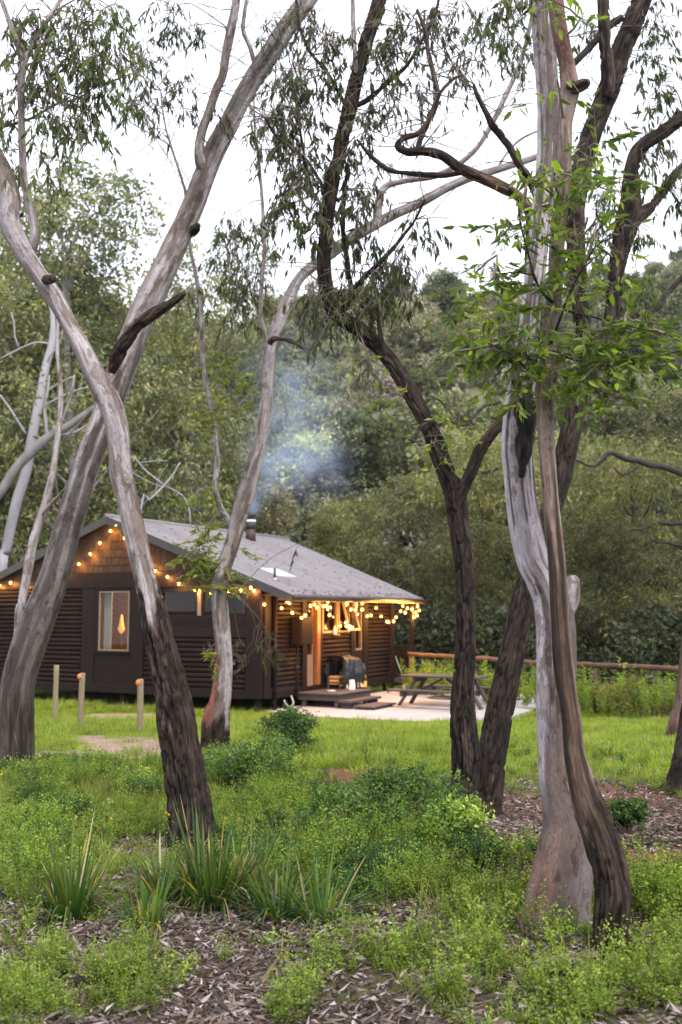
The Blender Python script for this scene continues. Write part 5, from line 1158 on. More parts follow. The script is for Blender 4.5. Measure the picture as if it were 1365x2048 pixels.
# the rest of the wood beyond and beside: one mass
def scatter(name, pts, rot, scl, idx, protos, label=None, cat=None):
    me = bpy.data.meshes.new(name); me.vertices.add(len(pts)); me.vertices.foreach_set('co', np.asarray(pts, np.float32).ravel())
    a = me.attributes.new('rot', 'FLOAT_VECTOR', 'POINT'); a.data.foreach_set('vector', np.asarray(rot, np.float32).ravel())
    a = me.attributes.new('scl', 'FLOAT_VECTOR', 'POINT'); a.data.foreach_set('vector', np.asarray(scl, np.float32).ravel())
    a = me.attributes.new('idx', 'INT', 'POINT'); a.data.foreach_set('value', np.asarray(idx, np.int32))
    c = bpy.data.collections.new(name+'_kinds')
    for i, pm in enumerate(protos):
        o = bpy.data.objects.new('%s_kind_%02d' % (name, i), pm); c.objects.link(o)
    ng = bpy.data.node_groups.new(name, 'GeometryNodeTree')
    ng.interface.new_socket('Geometry', in_out='INPUT', socket_type='NodeSocketGeometry'); ng.interface.new_socket('Geometry', in_out='OUTPUT', socket_type='NodeSocketGeometry')
    gi = ng.nodes.new('NodeGroupInput'); go = ng.nodes.new('NodeGroupOutput'); ip = ng.nodes.new('GeometryNodeInstanceOnPoints'); ci = ng.nodes.new('GeometryNodeCollectionInfo')
    ci.inputs['Collection'].default_value = c; ci.inputs['Separate Children'].default_value = True; ci.inputs['Reset Children'].default_value = True
    def na(n, dt):
        x = ng.nodes.new('GeometryNodeInputNamedAttribute'); x.data_type = dt; x.inputs['Name'].default_value = n; return [s for s in x.outputs if s.name == 'Attribute' and s.enabled][0]
    ng.links.new(gi.outputs[0], ip.inputs['Points']); ng.links.new(ci.outputs[0], ip.inputs['Instance']); ip.inputs['Pick Instance'].default_value = True
    ng.links.new(na('idx', 'INT'), ip.inputs['Instance Index']); ng.links.new(na('rot', 'FLOAT_VECTOR'), ip.inputs['Rotation']); ng.links.new(na('scl', 'FLOAT_VECTOR'), ip.inputs['Scale'])
    ng.links.new(ip.outputs[0], go.inputs[0])
    o = link(name, me); md = o.modifiers.new('scatter', 'NODES'); md.node_group = ng
    return tag(o, label, cat, None, 'stuff')
fx = []
for _ in range(2600):
    y = 56+260*r.random(); x = r.uniform(-.95, .95)*(y+20)
    if abs(x) < .47*y and y < 200 and r.random() < .35: continue
    fx.append((x, y, float(hillz(x, y))-.3))
    if len(fx) > 1500: break
n = len(fx); s = r.uniform(.8, 1.3, n)
scatter('wooded_hillside', fx, np.stack([0*s, 0*s, r.uniform(0, 6.28, n)], 1), np.stack([s, s, s], 1), r.integers(0, 7, n), [p[1] for p in hp], 'further gum crowns filling the wooded hillside as one mass', 'woodland')
# undergrowth along the foot of the hill and creek
bush = [tree_proto(300+i, 2.6, 1.7, 7, p, .22, .06, 2600, False, .1, .45, .3, 1, .05) for i, p in enumerate([[(.017, .022, .011), (.013, .018, .009)], [(.026, .032, .015)], [(.02, .026, .012)], PD])]
ux = []
for _ in range(1100):
    y = r.uniform(34, 62); x = r.uniform(-.6, .6)*(y+6); z = float(gz(np.array([x]), np.array([y]))[0]) if y < 50 else float(hillz(x, y)); ux.append((x, y, z-.2))
n = len(ux); s = r.uniform(.6, 1.35, n)
scatter('undergrowth', ux, np.stack([0*s, 0*s, r.uniform(0, 6.28, n)], 1), np.stack([s, s, s*.9], 1), r.choice(4, n, p=[.35, .35, .15, .15]), [p[1] for p in bush], 'dense dark scrub along the creek at the foot of the hill', 'undergrowth')

# she-oaks with fine drooping foliage beyond the fence
cas = [tree_proto(400+i, h, R, nl, p, .26, .034, 26000, False, low, .62, .9, 1.1, .2, (.25, .45)) for i, (h, R, nl, p, low) in enumerate([(12.5, 5.2, 20, PC, .12), (11, 5.6, 20, PC+PY[:1], .10), (13.5, 4.8, 20, PO+PD, .14)])]
for i, (px, Y, k, s, rz, v, lab) in enumerate([(1010, 45, 0, 1.0, .4, 1.15, 'wide fine-leaved she-oak filling the gap between the dark twin trunks and the broad pale gum'),
        (1255, 41, 1, 1.0, 2.0, .95, 'she-oak with long dark limbs beyond the fence, right of the broad pale gum'), (1420, 44, 2, 1.05, 3.3, .75, 'tall dark she-oak beyond the fence at the right edge'),
        (835, 49, 2, .86, 1.1, 1.0, 'she-oak standing behind the far end of the cabin roof'), (1130, 53, 1, 1.12, 5.0, 1.25, 'paler she-oak further back on the hill foot, seen above the other she-oaks'),
        (690, 52, 0, .8, 4.0, 1.05, 'olive she-oak beyond the roof ridge right of the smoke'), (930, 39, 1, .62, .9, .5, 'low dark she-oak just behind the picnic table and fence'), (1180, 37, 0, .55, 2.6, .5, 'low dark she-oak crowding the fence behind the broad pale gum')]):
    x = (px-CX)/F*Y; y = Y; z = G(x, y) if y < 50 else float(hillz(x, y))
    place_tree(cas[k], lab, (x, y, z-.2), s, rz, (v*1.32, v*1.25, v*1.1), 'she-oaks beyond the fence', 'she_oak')
# dark crooked limbs of the she-oaks
M['limb'] = plain('she_oak_limb', (.018, .014, .012), .9, .3, 2)
for own, q in (('she_oak.001', [[(1365, 945, 12), (1310, 925, 12), (1260, 915, 11), (1215, 915, 9), (1185, 935, 6), (1150, 925, 4)], [(1365, 1040, 9), (1310, 1050, 8), (1260, 1058, 6), (1200, 1065, 4)], [(1365, 1090, 7), (1330, 1085, 6), (1290, 1090, 4)], [(1280, 930, 6), (1250, 945, 5), (1225, 940, 3)]]),
               ('she_oak', [[(1000, 800, 7), (960, 815, 7), (930, 850, 6), (900, 840, 5), (860, 860, 4)], [(990, 940, 7), (955, 950, 6), (930, 945, 5)], [(905, 830, 5), (880, 800, 5), (870, 790, 3)], [(840, 890, 7), (815, 876, 6), (790, 882, 4), (780, 888, 3)]])):
    o = bpy.data.objects[own]; bpy.context.view_layer.update()
    for b in q:
        rows = path_px(b, o.location.y-3.4, o.location.y-3.9, 0); C = spline(rows, .18); C[:, :3] += (np.stack([fbm(C[:, :3]*1.1+k_*9, 3) for k_ in range(3)], 1)-.5)*.55; x = MB().tube(C[:, :3], np.maximum(C[:, 3]*1.1, .012), 7).build('limb', M['limb'], o, True)
        x.matrix_parent_inverse = (Matrix.Translation(o.location) @ Matrix.Rotation(o.rotation_euler.z, 4, 'Z') @ Matrix.Diagonal((*o.scale, 1))).inverted()
# gums standing behind the cabin at left
eu = [tree_proto(500+i, h, R, nl, p, .21, .046, 23000, True, low, .62, .8, 1.0, .2) for i, (h, R, nl, p, low) in enumerate([(17, 4.6, 24, PO+PY[:1], .18), (19, 4.8, 26, PO+PD[:1]+PY[:1], .2), (14, 4.2, 20, PY+PO[:2], .15)])]
for px, Y, k, s, rz, v, lab in [(175, 38, 1, 1.22, .3, 1.15, 'tall leafy gum directly behind the cabin peak'), (360, 43, 0, 1.22, 1.9, 1.0, 'leafy gum behind the cabin between the leaning trunk and the slender forked gum'), (20, 40, 0, 1.38, 4.1, 1.2, 'leafy gum behind the cabin at the left edge'),
        (-120, 36, 2, 1.2, 5.3, 1.1, 'yellow-green gum just outside the left edge behind the cabin'), (270, 50, 2, 1.5, 2.7, 1.35, 'bright yellow-green gum further behind the cabin peak'), (470, 52, 1, .72, 3.6, .9, 'smaller dusky gum behind the chimney'), (90, 54, 2, 1.75, 1.2, 1.1, 'pale yellow-green gum far behind the bare white trunks')]:
    x = (px-CX)/F*Y; z = G(x, Y) if Y < 50 else float(hillz(x, Y)); place_tree(eu[k], lab, (x, Y, z-.2), s, rz, (v*1.08, v*1.06, v*1.0), 'leafy gums behind the cabin')
# bare white trunks and the leaning dead limb behind the left end of the roof
M['white_bark'] = plain('white_gum_bark', (.31, .295, .32), .75, .2, 1.5, (3, 3, .6), .2)
M['mauve_bark'] = plain('weathered_dead_wood', (.21, .185, .185), .85, .3, 1.5, (3, 3, .6), .2)
def bare(name, label, branches, Y, mat, group=None):
    rows = path_px(branches[0], Y, Y, 0); b = rows[0].copy(); g = G(b[0], b[1]); b[2] = min(g-.3, b[2]-.3); rows = np.vstack([b, rows]); t = base_of(rows, name, label, 'tree', group)
    for i, br_ in enumerate(branches):
        rw = rows if i == 0 else path_px(br_, Y, Y+random.uniform(-.8, .8), 0); C = spline(rw, .25); P = C[:, :3]+(fbm(C[:, :3]*1.3, 2)[:, None]-.5)*.05
        MB().tube(P, np.maximum(C[:, 3]*(.84 if i == 0 else .68), .008), 10 if i == 0 else 6).build('trunk' if i == 0 else 'branch', mat, t, True)
    fix_children(t)
bare('bare_gum', 'bare white gum trunk rising behind the left end of the roof', [[(5, 1130, 26), (12, 1100, 25), (35, 1000, 26), (51, 950, 25), (66, 865, 24), (80, 800, 22), (94, 725, 20), (103, 690, 17), (107, 640, 12), (100, 600, 8)],
    [(52, 868, 9), (35, 840, 8), (18, 815, 7), (0, 790, 6)], [(103, 690, 7), (75, 685, 6), (45, 695, 5), (0, 718, 5)], [(38, 695, 5), (30, 670, 4), (28, 645, 4), (22, 625, 3)], [(90, 740, 6), (98, 715, 5), (118, 690, 4), (125, 660, 3)], [(84, 790, 5), (120, 765, 5), (150, 752, 4)], [(75, 820, 5), (110, 800, 6), (160, 778, 5), (180, 775, 3)]], 33.0, M['white_bark'])
bare('leaning_dead_tree', 'grey-mauve dead trunk leaning up to the right behind the bare white gum', [[(-150, 1110, 34), (-70, 1060, 31), (0, 985, 30), (30, 940, 29), (62, 905, 27), (100, 872, 24), (140, 850, 20), (185, 818, 15), (230, 800, 8)],
    [(95, 875, 12), (92, 845, 12), (90, 815, 11), (96, 780, 9), (100, 750, 5)], [(120, 870, 10), (150, 865, 9), (180, 848, 7), (215, 842, 4)], [(130, 878, 6), (165, 840, 6), (188, 812, 4)]], 31.5, M['mauve_bark'])
bare('dead_branch_tangle', 'bleached bare branches of a dead sapling behind the roof peak', [[(282, 1020, 7), (300, 1000, 8), (325, 975, 7), (345, 950, 5), (360, 925, 3)], [(330, 972, 5), (295, 945, 5), (278, 925, 5), (268, 912, 4)], [(330, 972, 4), (365, 990, 4), (378, 1015, 4), (382, 1050, 3)], [(280, 925, 3), (310, 922, 3), (335, 922, 2)], [(325, 975, 3), (290, 960, 3), (266, 945, 3)], [(310, 990, 4), (318, 955, 3), (335, 930, 2)]], 33.5, M['white_bark'])
bare('bare_gum', 'thin white trunk far left beyond the leaning dead tree', [[(30, 1060, 6), (22, 1000, 6), (18, 950, 5), (16, 900, 4)]], 44., M['white_bark'])

# ------------------------------------------------------------------ ground plants
def strips(blades, m=3):
    """blades: list of (base, dir, len, width, droop, colour); each a tapered ribbon folded by its droop"""
    V, Fq, C = [], [], []; k = 0
    for b, d, L, w, dr, c in blades:
        d = np.array(d)/np.linalg.norm(d); sd_ = np.cross(d, [0, 0, 1.]); sd_ /= np.linalg.norm(sd_)+1e-9
        for i in range(m+1):
            t = i/m; p = np.array(b)+d*L*t+np.array([0, 0, -dr*L*t*t])
            if i < m: ww = w*(1-.75*t**2); V += [p-sd_*ww, p+sd_*ww]; C += [c, c]
            else: V.append(p); C.append(c)
        for i in range(m-1): Fq.append((k+2*i, k+2*i+1, k+2*i+3, k+2*i+2))
        Fq.append((k+2*m-2, k+2*m-1, k+2*m, k+2*m)); k += 2*m+1
    q = [f for f in Fq if f[2] != f[3]]; t3 = [f[:3] for f in Fq if f[2] == f[3]]
    return np.array(V), [np.array(q).reshape(-1, 4), np.array(t3).reshape(-1, 3)], np.array(C)
GP = [(.19, .265, .036), (.225, .295, .044), (.15, .23, .038), (.255, .305, .058), (.185, .245, .046)]
GL = [(.23, .31, .026), (.27, .335, .032), (.30, .32, .042), (.18, .28, .026)]
GD = [(.045, .105, .03), (.036, .085, .025), (.06, .12, .034)]
def grass_tuft(seed, n, L, w, sp, pal, lean=.35, dead=0):
    r = np.random.default_rng(seed); bl = []
    for _ in range(n):
        a = r.uniform(0, 6.28); rad = sp*math.sqrt(r.random()); c = pick(pal, 1, r)[0]
        if r.random() < dead: c = np.array([.30, .24, .12])*r.uniform(.7, 1.1)
        bl.append(((rad*math.cos(a), rad*math.sin(a), -.01), (math.cos(a)*lean*r.uniform(.2, 1.4), math.sin(a)*lean*r.uniform(.2, 1.4), 1), L*r.uniform(.5, 1.15), w*r.uniform(.7, 1.2), r.uniform(.0, .5), c))
    V, Fq, C = strips(bl, 2); return np_mesh('grass_tuft', V, Fq, M['weed'], False, col=C)
def forb(seed, ns, h, nl, ln, wd, pal, spread=.5, flower=None, clumpr=.03, oval=True):
    r = np.random.default_rng(seed); B, D, L, C = [], [], [], []; bl = []
    fl = []
    for _ in range(ns):
        a = r.uniform(0, 6.28); d = np.array([math.cos(a)*spread*r.uniform(.1, 1), math.sin(a)*spread*r.uniform(.1, 1), 1]); d /= np.linalg.norm(d); H_ = h*r.uniform(.55, 1.1)
        b0 = np.array([math.cos(a)*clumpr, math.sin(a)*clumpr, 0]); c0 = pick(pal, 1, r)[0]
        bl.append((b0, d, H_, .0035, .05, c0*.7))
        t = r.uniform(.15, 1.0, nl)**.8; p = b0+d*H_*t[:, None]; q = r.uniform(0, 6.28, nl)
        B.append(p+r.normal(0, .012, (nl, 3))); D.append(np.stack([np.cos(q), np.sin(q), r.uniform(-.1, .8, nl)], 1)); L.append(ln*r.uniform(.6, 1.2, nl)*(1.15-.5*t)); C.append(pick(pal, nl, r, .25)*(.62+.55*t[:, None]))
        if flower is not None and r.random() < .7: fl.append(b0+d*H_)
    B, D, L, C = np.vstack(B), np.vstack(D), np.concatenate(L), np.vstack(C)
    V, Fq, Cc = leaf_mesh_arrays(B, D, L, L*wd, C, r); V2, F2, C2 = strips(bl, 2); o = len(V)
    fs = [Fq]+[f+o for f in F2]; V = np.vstack([V, V2]); Cc = np.vstack([Cc, C2])
    for p in fl:
        q = np.linspace(0, 6.28, 6, endpoint=False); nb = len(p[None])*8; Bq = np.repeat(p[None], 8, 0); Dq = r.normal(size=(8, 3)); Dq[:, 2] = np.abs(Dq[:, 2])*.5
        V3, F3, C3 = leaf_mesh_arrays(Bq, Dq, np.full(8, .014), np.full(8, .006), np.repeat(np.array([flower]), 8, 0), r); fs.append(F3+len(V)); V = np.vstack([V, V3]); Cc = np.vstack([Cc, C3])
    return np_mesh('forb', V, fs, M['weed'], False, col=Cc)
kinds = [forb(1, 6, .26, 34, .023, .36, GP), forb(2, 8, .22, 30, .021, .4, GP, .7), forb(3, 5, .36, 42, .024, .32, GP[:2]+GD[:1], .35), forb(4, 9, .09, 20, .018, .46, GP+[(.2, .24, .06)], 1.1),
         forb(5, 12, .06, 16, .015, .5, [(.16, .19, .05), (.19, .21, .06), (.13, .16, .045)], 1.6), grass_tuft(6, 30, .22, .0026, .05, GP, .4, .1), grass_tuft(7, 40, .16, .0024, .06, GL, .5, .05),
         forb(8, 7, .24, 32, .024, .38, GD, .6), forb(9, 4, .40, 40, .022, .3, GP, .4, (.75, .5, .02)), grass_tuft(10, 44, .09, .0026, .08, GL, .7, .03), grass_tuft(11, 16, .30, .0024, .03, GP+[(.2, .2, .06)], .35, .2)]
r = np.random.default_rng(91)
def sample(n, y0, y1, pw=1.0, u=.52):
    y = y0+(y1-y0)*r.random(n)**pw; x = r.uniform(-u, u, n)*(y*.72+1.6)/.72*.9
    z = gz(x, y); px, py = proj(np.stack([x, y, z], 1)); return x, y, z, px, py
def in_patio(x, y):
    # keep plants off the slab, the cabin and the trunks
    d = np.stack([x-CORN[0], y-CORN[1]], 1); lx, ly = d@AX, d@AY
    cab = (lx > -9.5) & (lx < .25) & (ly > -.05) & (ly < 7.3); deck = (lx >= 0) & (lx < 2.3) & (ly > 1.3) & (ly < 4.4)
    P = np.array([(-1.8, 23.5), (-.9, 22.5), (-.1, 21.9), (.85, 21.45), (2.2, 20.95), (3.1, 20.9), (3.85, 22.1), (4.6, 23.6), (5.4, 25.6), (5.75, 27.3), (4.4, 28.5), (2.6, 29.9), (.9, 29.2), (-.3, 26.2)])
    ins = np.zeros(len(x), bool); j = len(P)-1
    for i in range(len(P)):
        c = ((P[i, 1] > y) != (P[j, 1] > y)) & (x < (P[j, 0]-P[i, 0])*(y-P[i, 1])/(P[j, 1]-P[i, 1]+1e-9)+P[i, 0]); ins ^= c; j = i
    return ins | cab | deck
TR = [(rw[1, 0], rw[1, 1], rw[1, 3]) for rw in (rA, rB, rC, rD1, rD2, rE, rE2)]
def off_trunks(x, y):
    ok = np.ones(len(x), bool)
    for a, b, q in TR: ok &= (x-a)**2+(y-b)**2 > (q*1.05)**2
    return ok
GREEN_NEAR = [(1180, 2020, 220, 60), (900, 1900, 160, 40, .8), (215, 1975, 130, 60), (560, 1990, 110, 60), (1000, 1930, 220, 90), (750, 1960, 150, 60), (1300, 1960, 120, 110), (60, 2010, 90, 60), (880, 2020, 120, 40), (110, 1860, 60, 50, .8)]
TALL = [(620, 1720, 330, 70), (850, 1760, 230, 70), (330, 1600, 380, 50, .8), (520, 1570, 120, 60), (780, 1610, 120, 60), (1300, 1830, 110, 90), (120, 1650, 140, 70, .8), (640, 1660, 160, 60), (60, 1760, 80, 70)]
# dense weeds of the near and middle ground
x, y, z, px, py = sample(60000, 3.3, 13.5, 1.25)
nz = fbm(np.stack([x*1.1, y*1.1, 0*x], 1), 3); nz2 = fbm(np.stack([x*4.5, y*4.5, 0*x+7], 1), 2); sp1 = fbm(np.stack([x*1.6, y*1.6, 0*x+21], 1), 2); sp2 = fbm(np.stack([x*2.4, y*2.4, 0*x+43], 1), 2)
tl = blob(px, py, *TALL); gn = blob(px, py, *GREEN_NEAR)
dens = np.where(py > 1835, .15+.6*gn*sm(.35, .58, nz2), .42+.35*tl)
wd_ = sm(1770, 1850, py+(nz2-.5)*150); dens = dens*(1-.7*wd_*(1-gn))
dens = dens*(1-.93*(px > 540+60*nz)*(1-sm(1560, 1620, py+(nz-.5)*80)))*(1-.8*(1-sm(1500, 1545, py+(nz-.5)*60))*(px < 540))
dens *= sm(.38, .50, nz+.10*tl+.35*(nz2-.5)+.06)                      # bare gaps between the patches
dens *= 1-.85*np.clip(blob(px, py, *LITTER)*sm(.3, .5, nz2+.15), 0, 1)*np.where(py > 1835, .7, 1)
dens *= 1-.95*np.clip(sm(.25, .6, blob(px, py, *RED)+(nz2-.5)*.5), 0, 1); dens *= 1-.97*np.clip(sm(.25, .55, blob(px, py, *PATH)+(nz2-.5)*.5), 0, 1)
dens *= 1-.93*np.clip(1.5*blob(px, py, (140, 1825, 75, 50), (425, 1790, 140, 60), (290, 1835, 60, 45), (560, 1822, 80, 40), (645, 1835, 60, 40)), 0, 1)
keep = (r.random(len(x)) < dens*.9) & off_trunks(x, y) & (px > -300) & (px < 1665)
x, y, z, px, py, nz2, sp1, sp2, tl = [q[keep] for q in (x, y, z, px, py, nz2, sp1, sp2, tl)]; n = len(x)
near = py > 1835; u = r.random(n); k = np.empty(n, int)
low_ = np.select([u < .46, u < .80, u < .9], [3, 4, 9], 5); hi_ = np.select([u < .34, u < .62, u < .84, u < .96], [0, 2, 1, 10], 5); gr_ = np.select([u < .5, u < .75, u < .988], [5, 10, 6], 8); dk_ = np.select([u < .7, u < .85], [7, 1], 5)
k = np.where(sp1+.22*tl > .56, hi_, low_); k = np.where(sp2 > .60, gr_, k); k = np.where(sp2 < .385, dk_, k); k = np.where(near, np.select([u < .42, u < .70, u < .80, u < .90], [4, 3, 1, 5], 0), k)
isl = np.isin(k, (3, 4, 9))
s = np.where(near, r.uniform(.5, .95, n), np.where(isl, r.uniform(.9, 1.6, n), r.uniform(.36, .66, n)+.36*tl))*(.7+.6*nz2)
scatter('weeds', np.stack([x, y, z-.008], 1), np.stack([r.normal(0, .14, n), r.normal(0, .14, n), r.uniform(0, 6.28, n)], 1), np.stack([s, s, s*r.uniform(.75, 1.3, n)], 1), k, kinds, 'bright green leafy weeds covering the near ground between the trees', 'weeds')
NW = n
# lawn
x, y, z, px, py = sample(80000, 8.3, 31, .8, .62)
nz = fbm(np.stack([x*.9, y*.9, 0*x+3], 1), 3)
d = sm(8.5, 10.5, y+.0*x)*(.55+.9*nz); d *= 1-.95*sm(.25, .55, blob(px, py, *PATH)+(nz-.5)*.5); d *= 1-.9*sm(.25, .6, blob(px, py, *RED)+(nz-.5)*.5)
keep = (r.random(len(x)) < d*.62) & ~in_patio(x, y) & off_trunks(x, y)
x, y, z, nz = x[keep], y[keep], z[keep], nz[keep]; n = len(x); u = r.random(n)
k = np.select([u < .80, u < .93, u < .98], [9, 6, 5], 3); s = r.uniform(.7, 1.3, n)*(1+.02*(y-8))*(.75+.55*nz)
scatter('lawn', np.stack([x, y, z-.008], 1), np.stack([r.normal(0, .1, n), r.normal(0, .1, n), r.uniform(0, 6.28, n)], 1), np.stack([s*1.25, s*1.25, s*.85], 1), k, kinds, 'short bright yellow-green grass of the lawn in front of the cabin', 'grass')
NL = n
# leaf litter
x, y, z, px, py = sample(230000, 3.4, 9.5, 1.1)
nz2 = fbm(np.stack([x*4, y*4, 0*x+7], 1), 2)
lit = np.maximum(blob(px, py, *LITTER), .45*(py > 1840)); lit = np.maximum(lit, .55*blob(px, py, *RED)); lit = np.maximum(lit, .30)
keep = (r.random(len(x)) < lit*(.35+nz2*.6)) & off_trunks(x, y); x, y, z = x[keep], y[keep], z[keep]; n = len(x)
a = r.uniform(0, 6.28, n); LPAL = [(.27, .22, .215), (.17, .125, .105), (.09, .065, .055), (.36, .31, .31), (.13, .08, .058), (.055, .042, .037), (.20, .155, .14), (.07, .05, .042)]
V, Fq, C = leaf_mesh_arrays(np.stack([x, y, z+r.uniform(.002, .03, n)], 1), np.stack([np.cos(a), np.sin(a), r.normal(0, .3, n)], 1), r.uniform(.028, .075, n), r.uniform(.0045, .0095, n), pick(LPAL, n, r), r)
kb = r.choice(n, 900, replace=False); a2 = r.uniform(0, 6.28, 900)
V2, F2, C2 = leaf_mesh_arrays(np.stack([x[kb], y[kb], z[kb]+.015], 1), np.stack([np.cos(a2), np.sin(a2), r.normal(.05, .15, 900)], 1), r.uniform(.08, .24, 900), r.uniform(.005, .014, 900), pick([(.13, .085, .06), (.07, .05, .04), (.20, .14, .10), (.045, .034, .03)], 900, r), r)
Fq = np.vstack([Fq, F2+len(V)]); V = np.vstack([V, V2]); C = np.vstack([C, C2])
M['litter'] = leaf_mat('dry_leaf', .08, .75, .1)
tag(link('leaf_litter', np_mesh('leaf_litter', V, Fq, M['litter'], False, col=C)), 'dry grey-brown gum leaves lying over the foreground earth', 'leaf litter', None, 'stuff')
NLIT = n
# small twigs on the litter
mb = MB()
for _ in range(420):
    for _t in range(30):
        yy = r.uniform(3.6, 8.5); xx = r.uniform(-.5, .5)*(yy+.6); qx, qy = proj(np.array([xx, yy, 0.]))
        if r.random() < blob(np.array([qx]), np.array([qy]), *LITTER)[0]: break
    a = r.uniform(0, 3.14); L = r.uniform(.06, .28); d = np.array([math.cos(a), math.sin(a)])*L/2
    e = [(xx+d[0]*t, yy+d[1]*t, G(xx+d[0]*t, yy+d[1]*t)+.012+r.uniform(0, .012)) for t in (-1, 0, 1)]; mb.tube(e, r.uniform(.0015, .005), 4, False)
tag(mb.build('fallen_twigs', M['stick'], None, True), 'thin dead twigs scattered through the leaf litter', 'twigs', None, 'stuff')
# fallen sticks and bark one can tell apart
def onground(px, py, lift=.0):
    Y = 5.
    for _ in range(40):
        p = at(px, py, Y); Y += np.clip((p[2]-G(p[0], p[1]))*2.2, -1, 1)
    p = at(px, py, Y); return np.array([p[0], p[1], G(p[0], p[1])+lift])
def stick(label, pxs, w, name='fallen_branch'):
    rows = np.array([[*onground(a, b, .02+w), w*(1-.5*i/len(pxs))] for i, (a, b) in enumerate(pxs)]); t = thing(name, label, 'branch', tuple(rows[0, :3]))
    stem('stick', rows, t, 'rough', random.randint(0, 99), 8, .04, ridge=.002); fix_children(t)
stick('long thin dead branch lying below the dark stem foot at lower right', [(1120, 1960), (1180, 1972), (1240, 1985), (1300, 2005)], .012)
stick('dark forked stick lying in the litter at the lower left', [(60, 1985), (130, 1975), (190, 1968), (240, 1962)], .010)
stick('dead branch lying right of the tussocks in the litter', [(470, 1835), (520, 1858), (560, 1880), (575, 1885)], .009)
stick('bleached branch lying on the red earth bank at the right edge', [(1265, 1700), (1310, 1694), (1350, 1690), (1390, 1682)], .011)
stick('dark stick lying against the flared foot of the broad pale gum', [(1000, 1800), (1030, 1850), (1050, 1880), (1075, 1895)], .013)
stick('short pale stick lying below the curled bark', [(1150, 1990), (1180, 2012), (1200, 2025)], .010)
bk = thing('fallen_bark', 'curled pale strip of fallen bark at the foot of the broad gum', 'bark', tuple(onground(1135, 1925, .01)), .4)
nn = 14; V = [(.16*(i/(nn-1)-.5)*2*(1 if True else 0), .035*math.cos(t)*(1-.5*abs(i/(nn-1)-.5)), .006+.012*math.sin(t)+.008*math.sin(i*.5)) for i in range(nn) for t in np.linspace(-.3, 3.3, 7)]
Fq = np.array([(i*7+j, i*7+j+1, (i+1)*7+j+1, (i+1)*7+j) for i in range(nn-1) for j in range(6)]); M['bark_strip'] = plain('fallen_bark', (.17, .12, .085), .85, .4, 9, (2, 14, 14), .3)
me = np_mesh('strip', V, Fq, M['bark_strip']); x_ = link('strip', me, bk); sl = x_.modifiers.new('t', 'SOLIDIFY'); sl.thickness = .006
stp = thing('stump', 'small broken brown stump beside the dark rough foot of the twisting gum', 'stump', tuple(onground(440, 1722)))
rows = np.array([[0, 0, -.15, .06], [0, 0, .02, .055], [.012, 0, .09, .045], [.015, .005, .15, .035]]); stem('stump_body', rows, stp, 'rough', 71, 14, .02)

# strap-leaved tussocks
def tussock(px, py, n, L, sp, seed, label, lean=.55, w=.0055):
    p = onground(px, py); r = np.random.default_rng(seed); t = thing('tussock', label, 'tussock', tuple(p), 0, 'strap-leaved tussocks'); bl, dl = [], []
    for _ in range(int(n*2)):
        a = r.uniform(0, 6.28); rad = sp*math.sqrt(r.random()); dead = r.random() < .10
        c = pick([(.06, .125, .026), (.08, .155, .03), (.11, .185, .036), (.05, .10, .024), (.17, .20, .04)], 1, r)[0]
        if dead: c = pick([(.36, .29, .17), (.30, .20, .09), (.42, .36, .26), (.34, .27, .05)], 1, r)[0]
        e = (np.array([rad*math.cos(a), rad*math.sin(a)*.8, -.02]), (math.cos(a)*lean*r.uniform(.1, 1.5), math.sin(a)*lean*r.uniform(.1, 1.3), 1), 1.28*L*r.uniform(.5, 1.1), 1.35*w*r.uniform(.6, 1.2), r.uniform(.0, .45) if r.random() < .62 else r.uniform(.5, 1.0), c)
        (dl if dead else bl).append(e)
    for nm, q in (('blades', bl), ('dead_blades', dl)):
        V, Fq, C = strips(q, 6); o = link(nm, np_mesh(nm, V, Fq, M['weed'], False, col=C), t); o['kind'] = 'stuff'
tussock(140, 1842, 110, .44, .085, 1, 'upright dark green tussock at the left, apart from the others')
tussock(292, 1858, 60, .32, .06, 2, 'small thin tussock between the left upright one and the largest one')
tussock(425, 1808, 170, .46, .15, 3, 'largest tussock, full of yellowing blades, in front of the dark trunk foot', .7)
tussock(500, 1795, 70, .40, .10, 4, 'tussock pressed against the right side of the largest one', .8)
tussock(560, 1835, 60, .36, .08, 5, 'loose arching tussock right of the larger clump', .95)
tussock(645, 1842, 55, .36, .07, 6, 'sparse outermost tussock at the right end of the row', .95)
tussock(330, 1800, 60, .32, .09, 7, 'grey-green tussock behind the small thin one', .8)

# shrubs and tall weeds
def shrub(px, py, h, R, pal, seed, label, Y=None, nleaf=4200, ln=.034, wd=.0105, name='shrub', mat=None):
    p = onground(px, py) if Y is None else np.array([*(at(px, py, Y)[:2]), 0]); 
    if Y is not None: p[2] = G(p[0], p[1])
    r = np.random.default_rng(seed); t = thing(name, label, 'shrub', tuple(p)); lobes = [[r.normal(0, R*.4), r.normal(0, R*.4), h*r.uniform(.3, .8), R*.55, R*.55, h*.3] for _ in range(7)]
    c = link('foliage', crown_mesh('foliage', lobes, nleaf, ln, wd, pal, seed, -.2, .2, R*.28), t); c['kind'] = 'stuff'
    mb = MB()
    for l in lobes: mb.tube([(0, 0, -.05), (l[0]*.5, l[1]*.5, l[2]*.5), tuple(l[:3])], [.012, .008, .003], 5, False)
    mb.build('stems', M['stick'], t, True)['kind'] = 'stuff'
SG = [(.07, .12, .026), (.095, .155, .032), (.055, .095, .026)]
GD2 = [(.05, .09, .022), (.065, .115, .026), (.04, .075, .02)]
shrub(582, 1512, .52, .38, GD2, 11, 'dark green rounded shrub in the middle of the grass, before the patio')
shrub(480, 1590, .50, .42, SG, 12, 'leafy green mound to the right of the burnt forked gum foot')
shrub(790, 1655, .42, .42, SG, 13, 'bushy green weed clump left of the dark twin trunks')
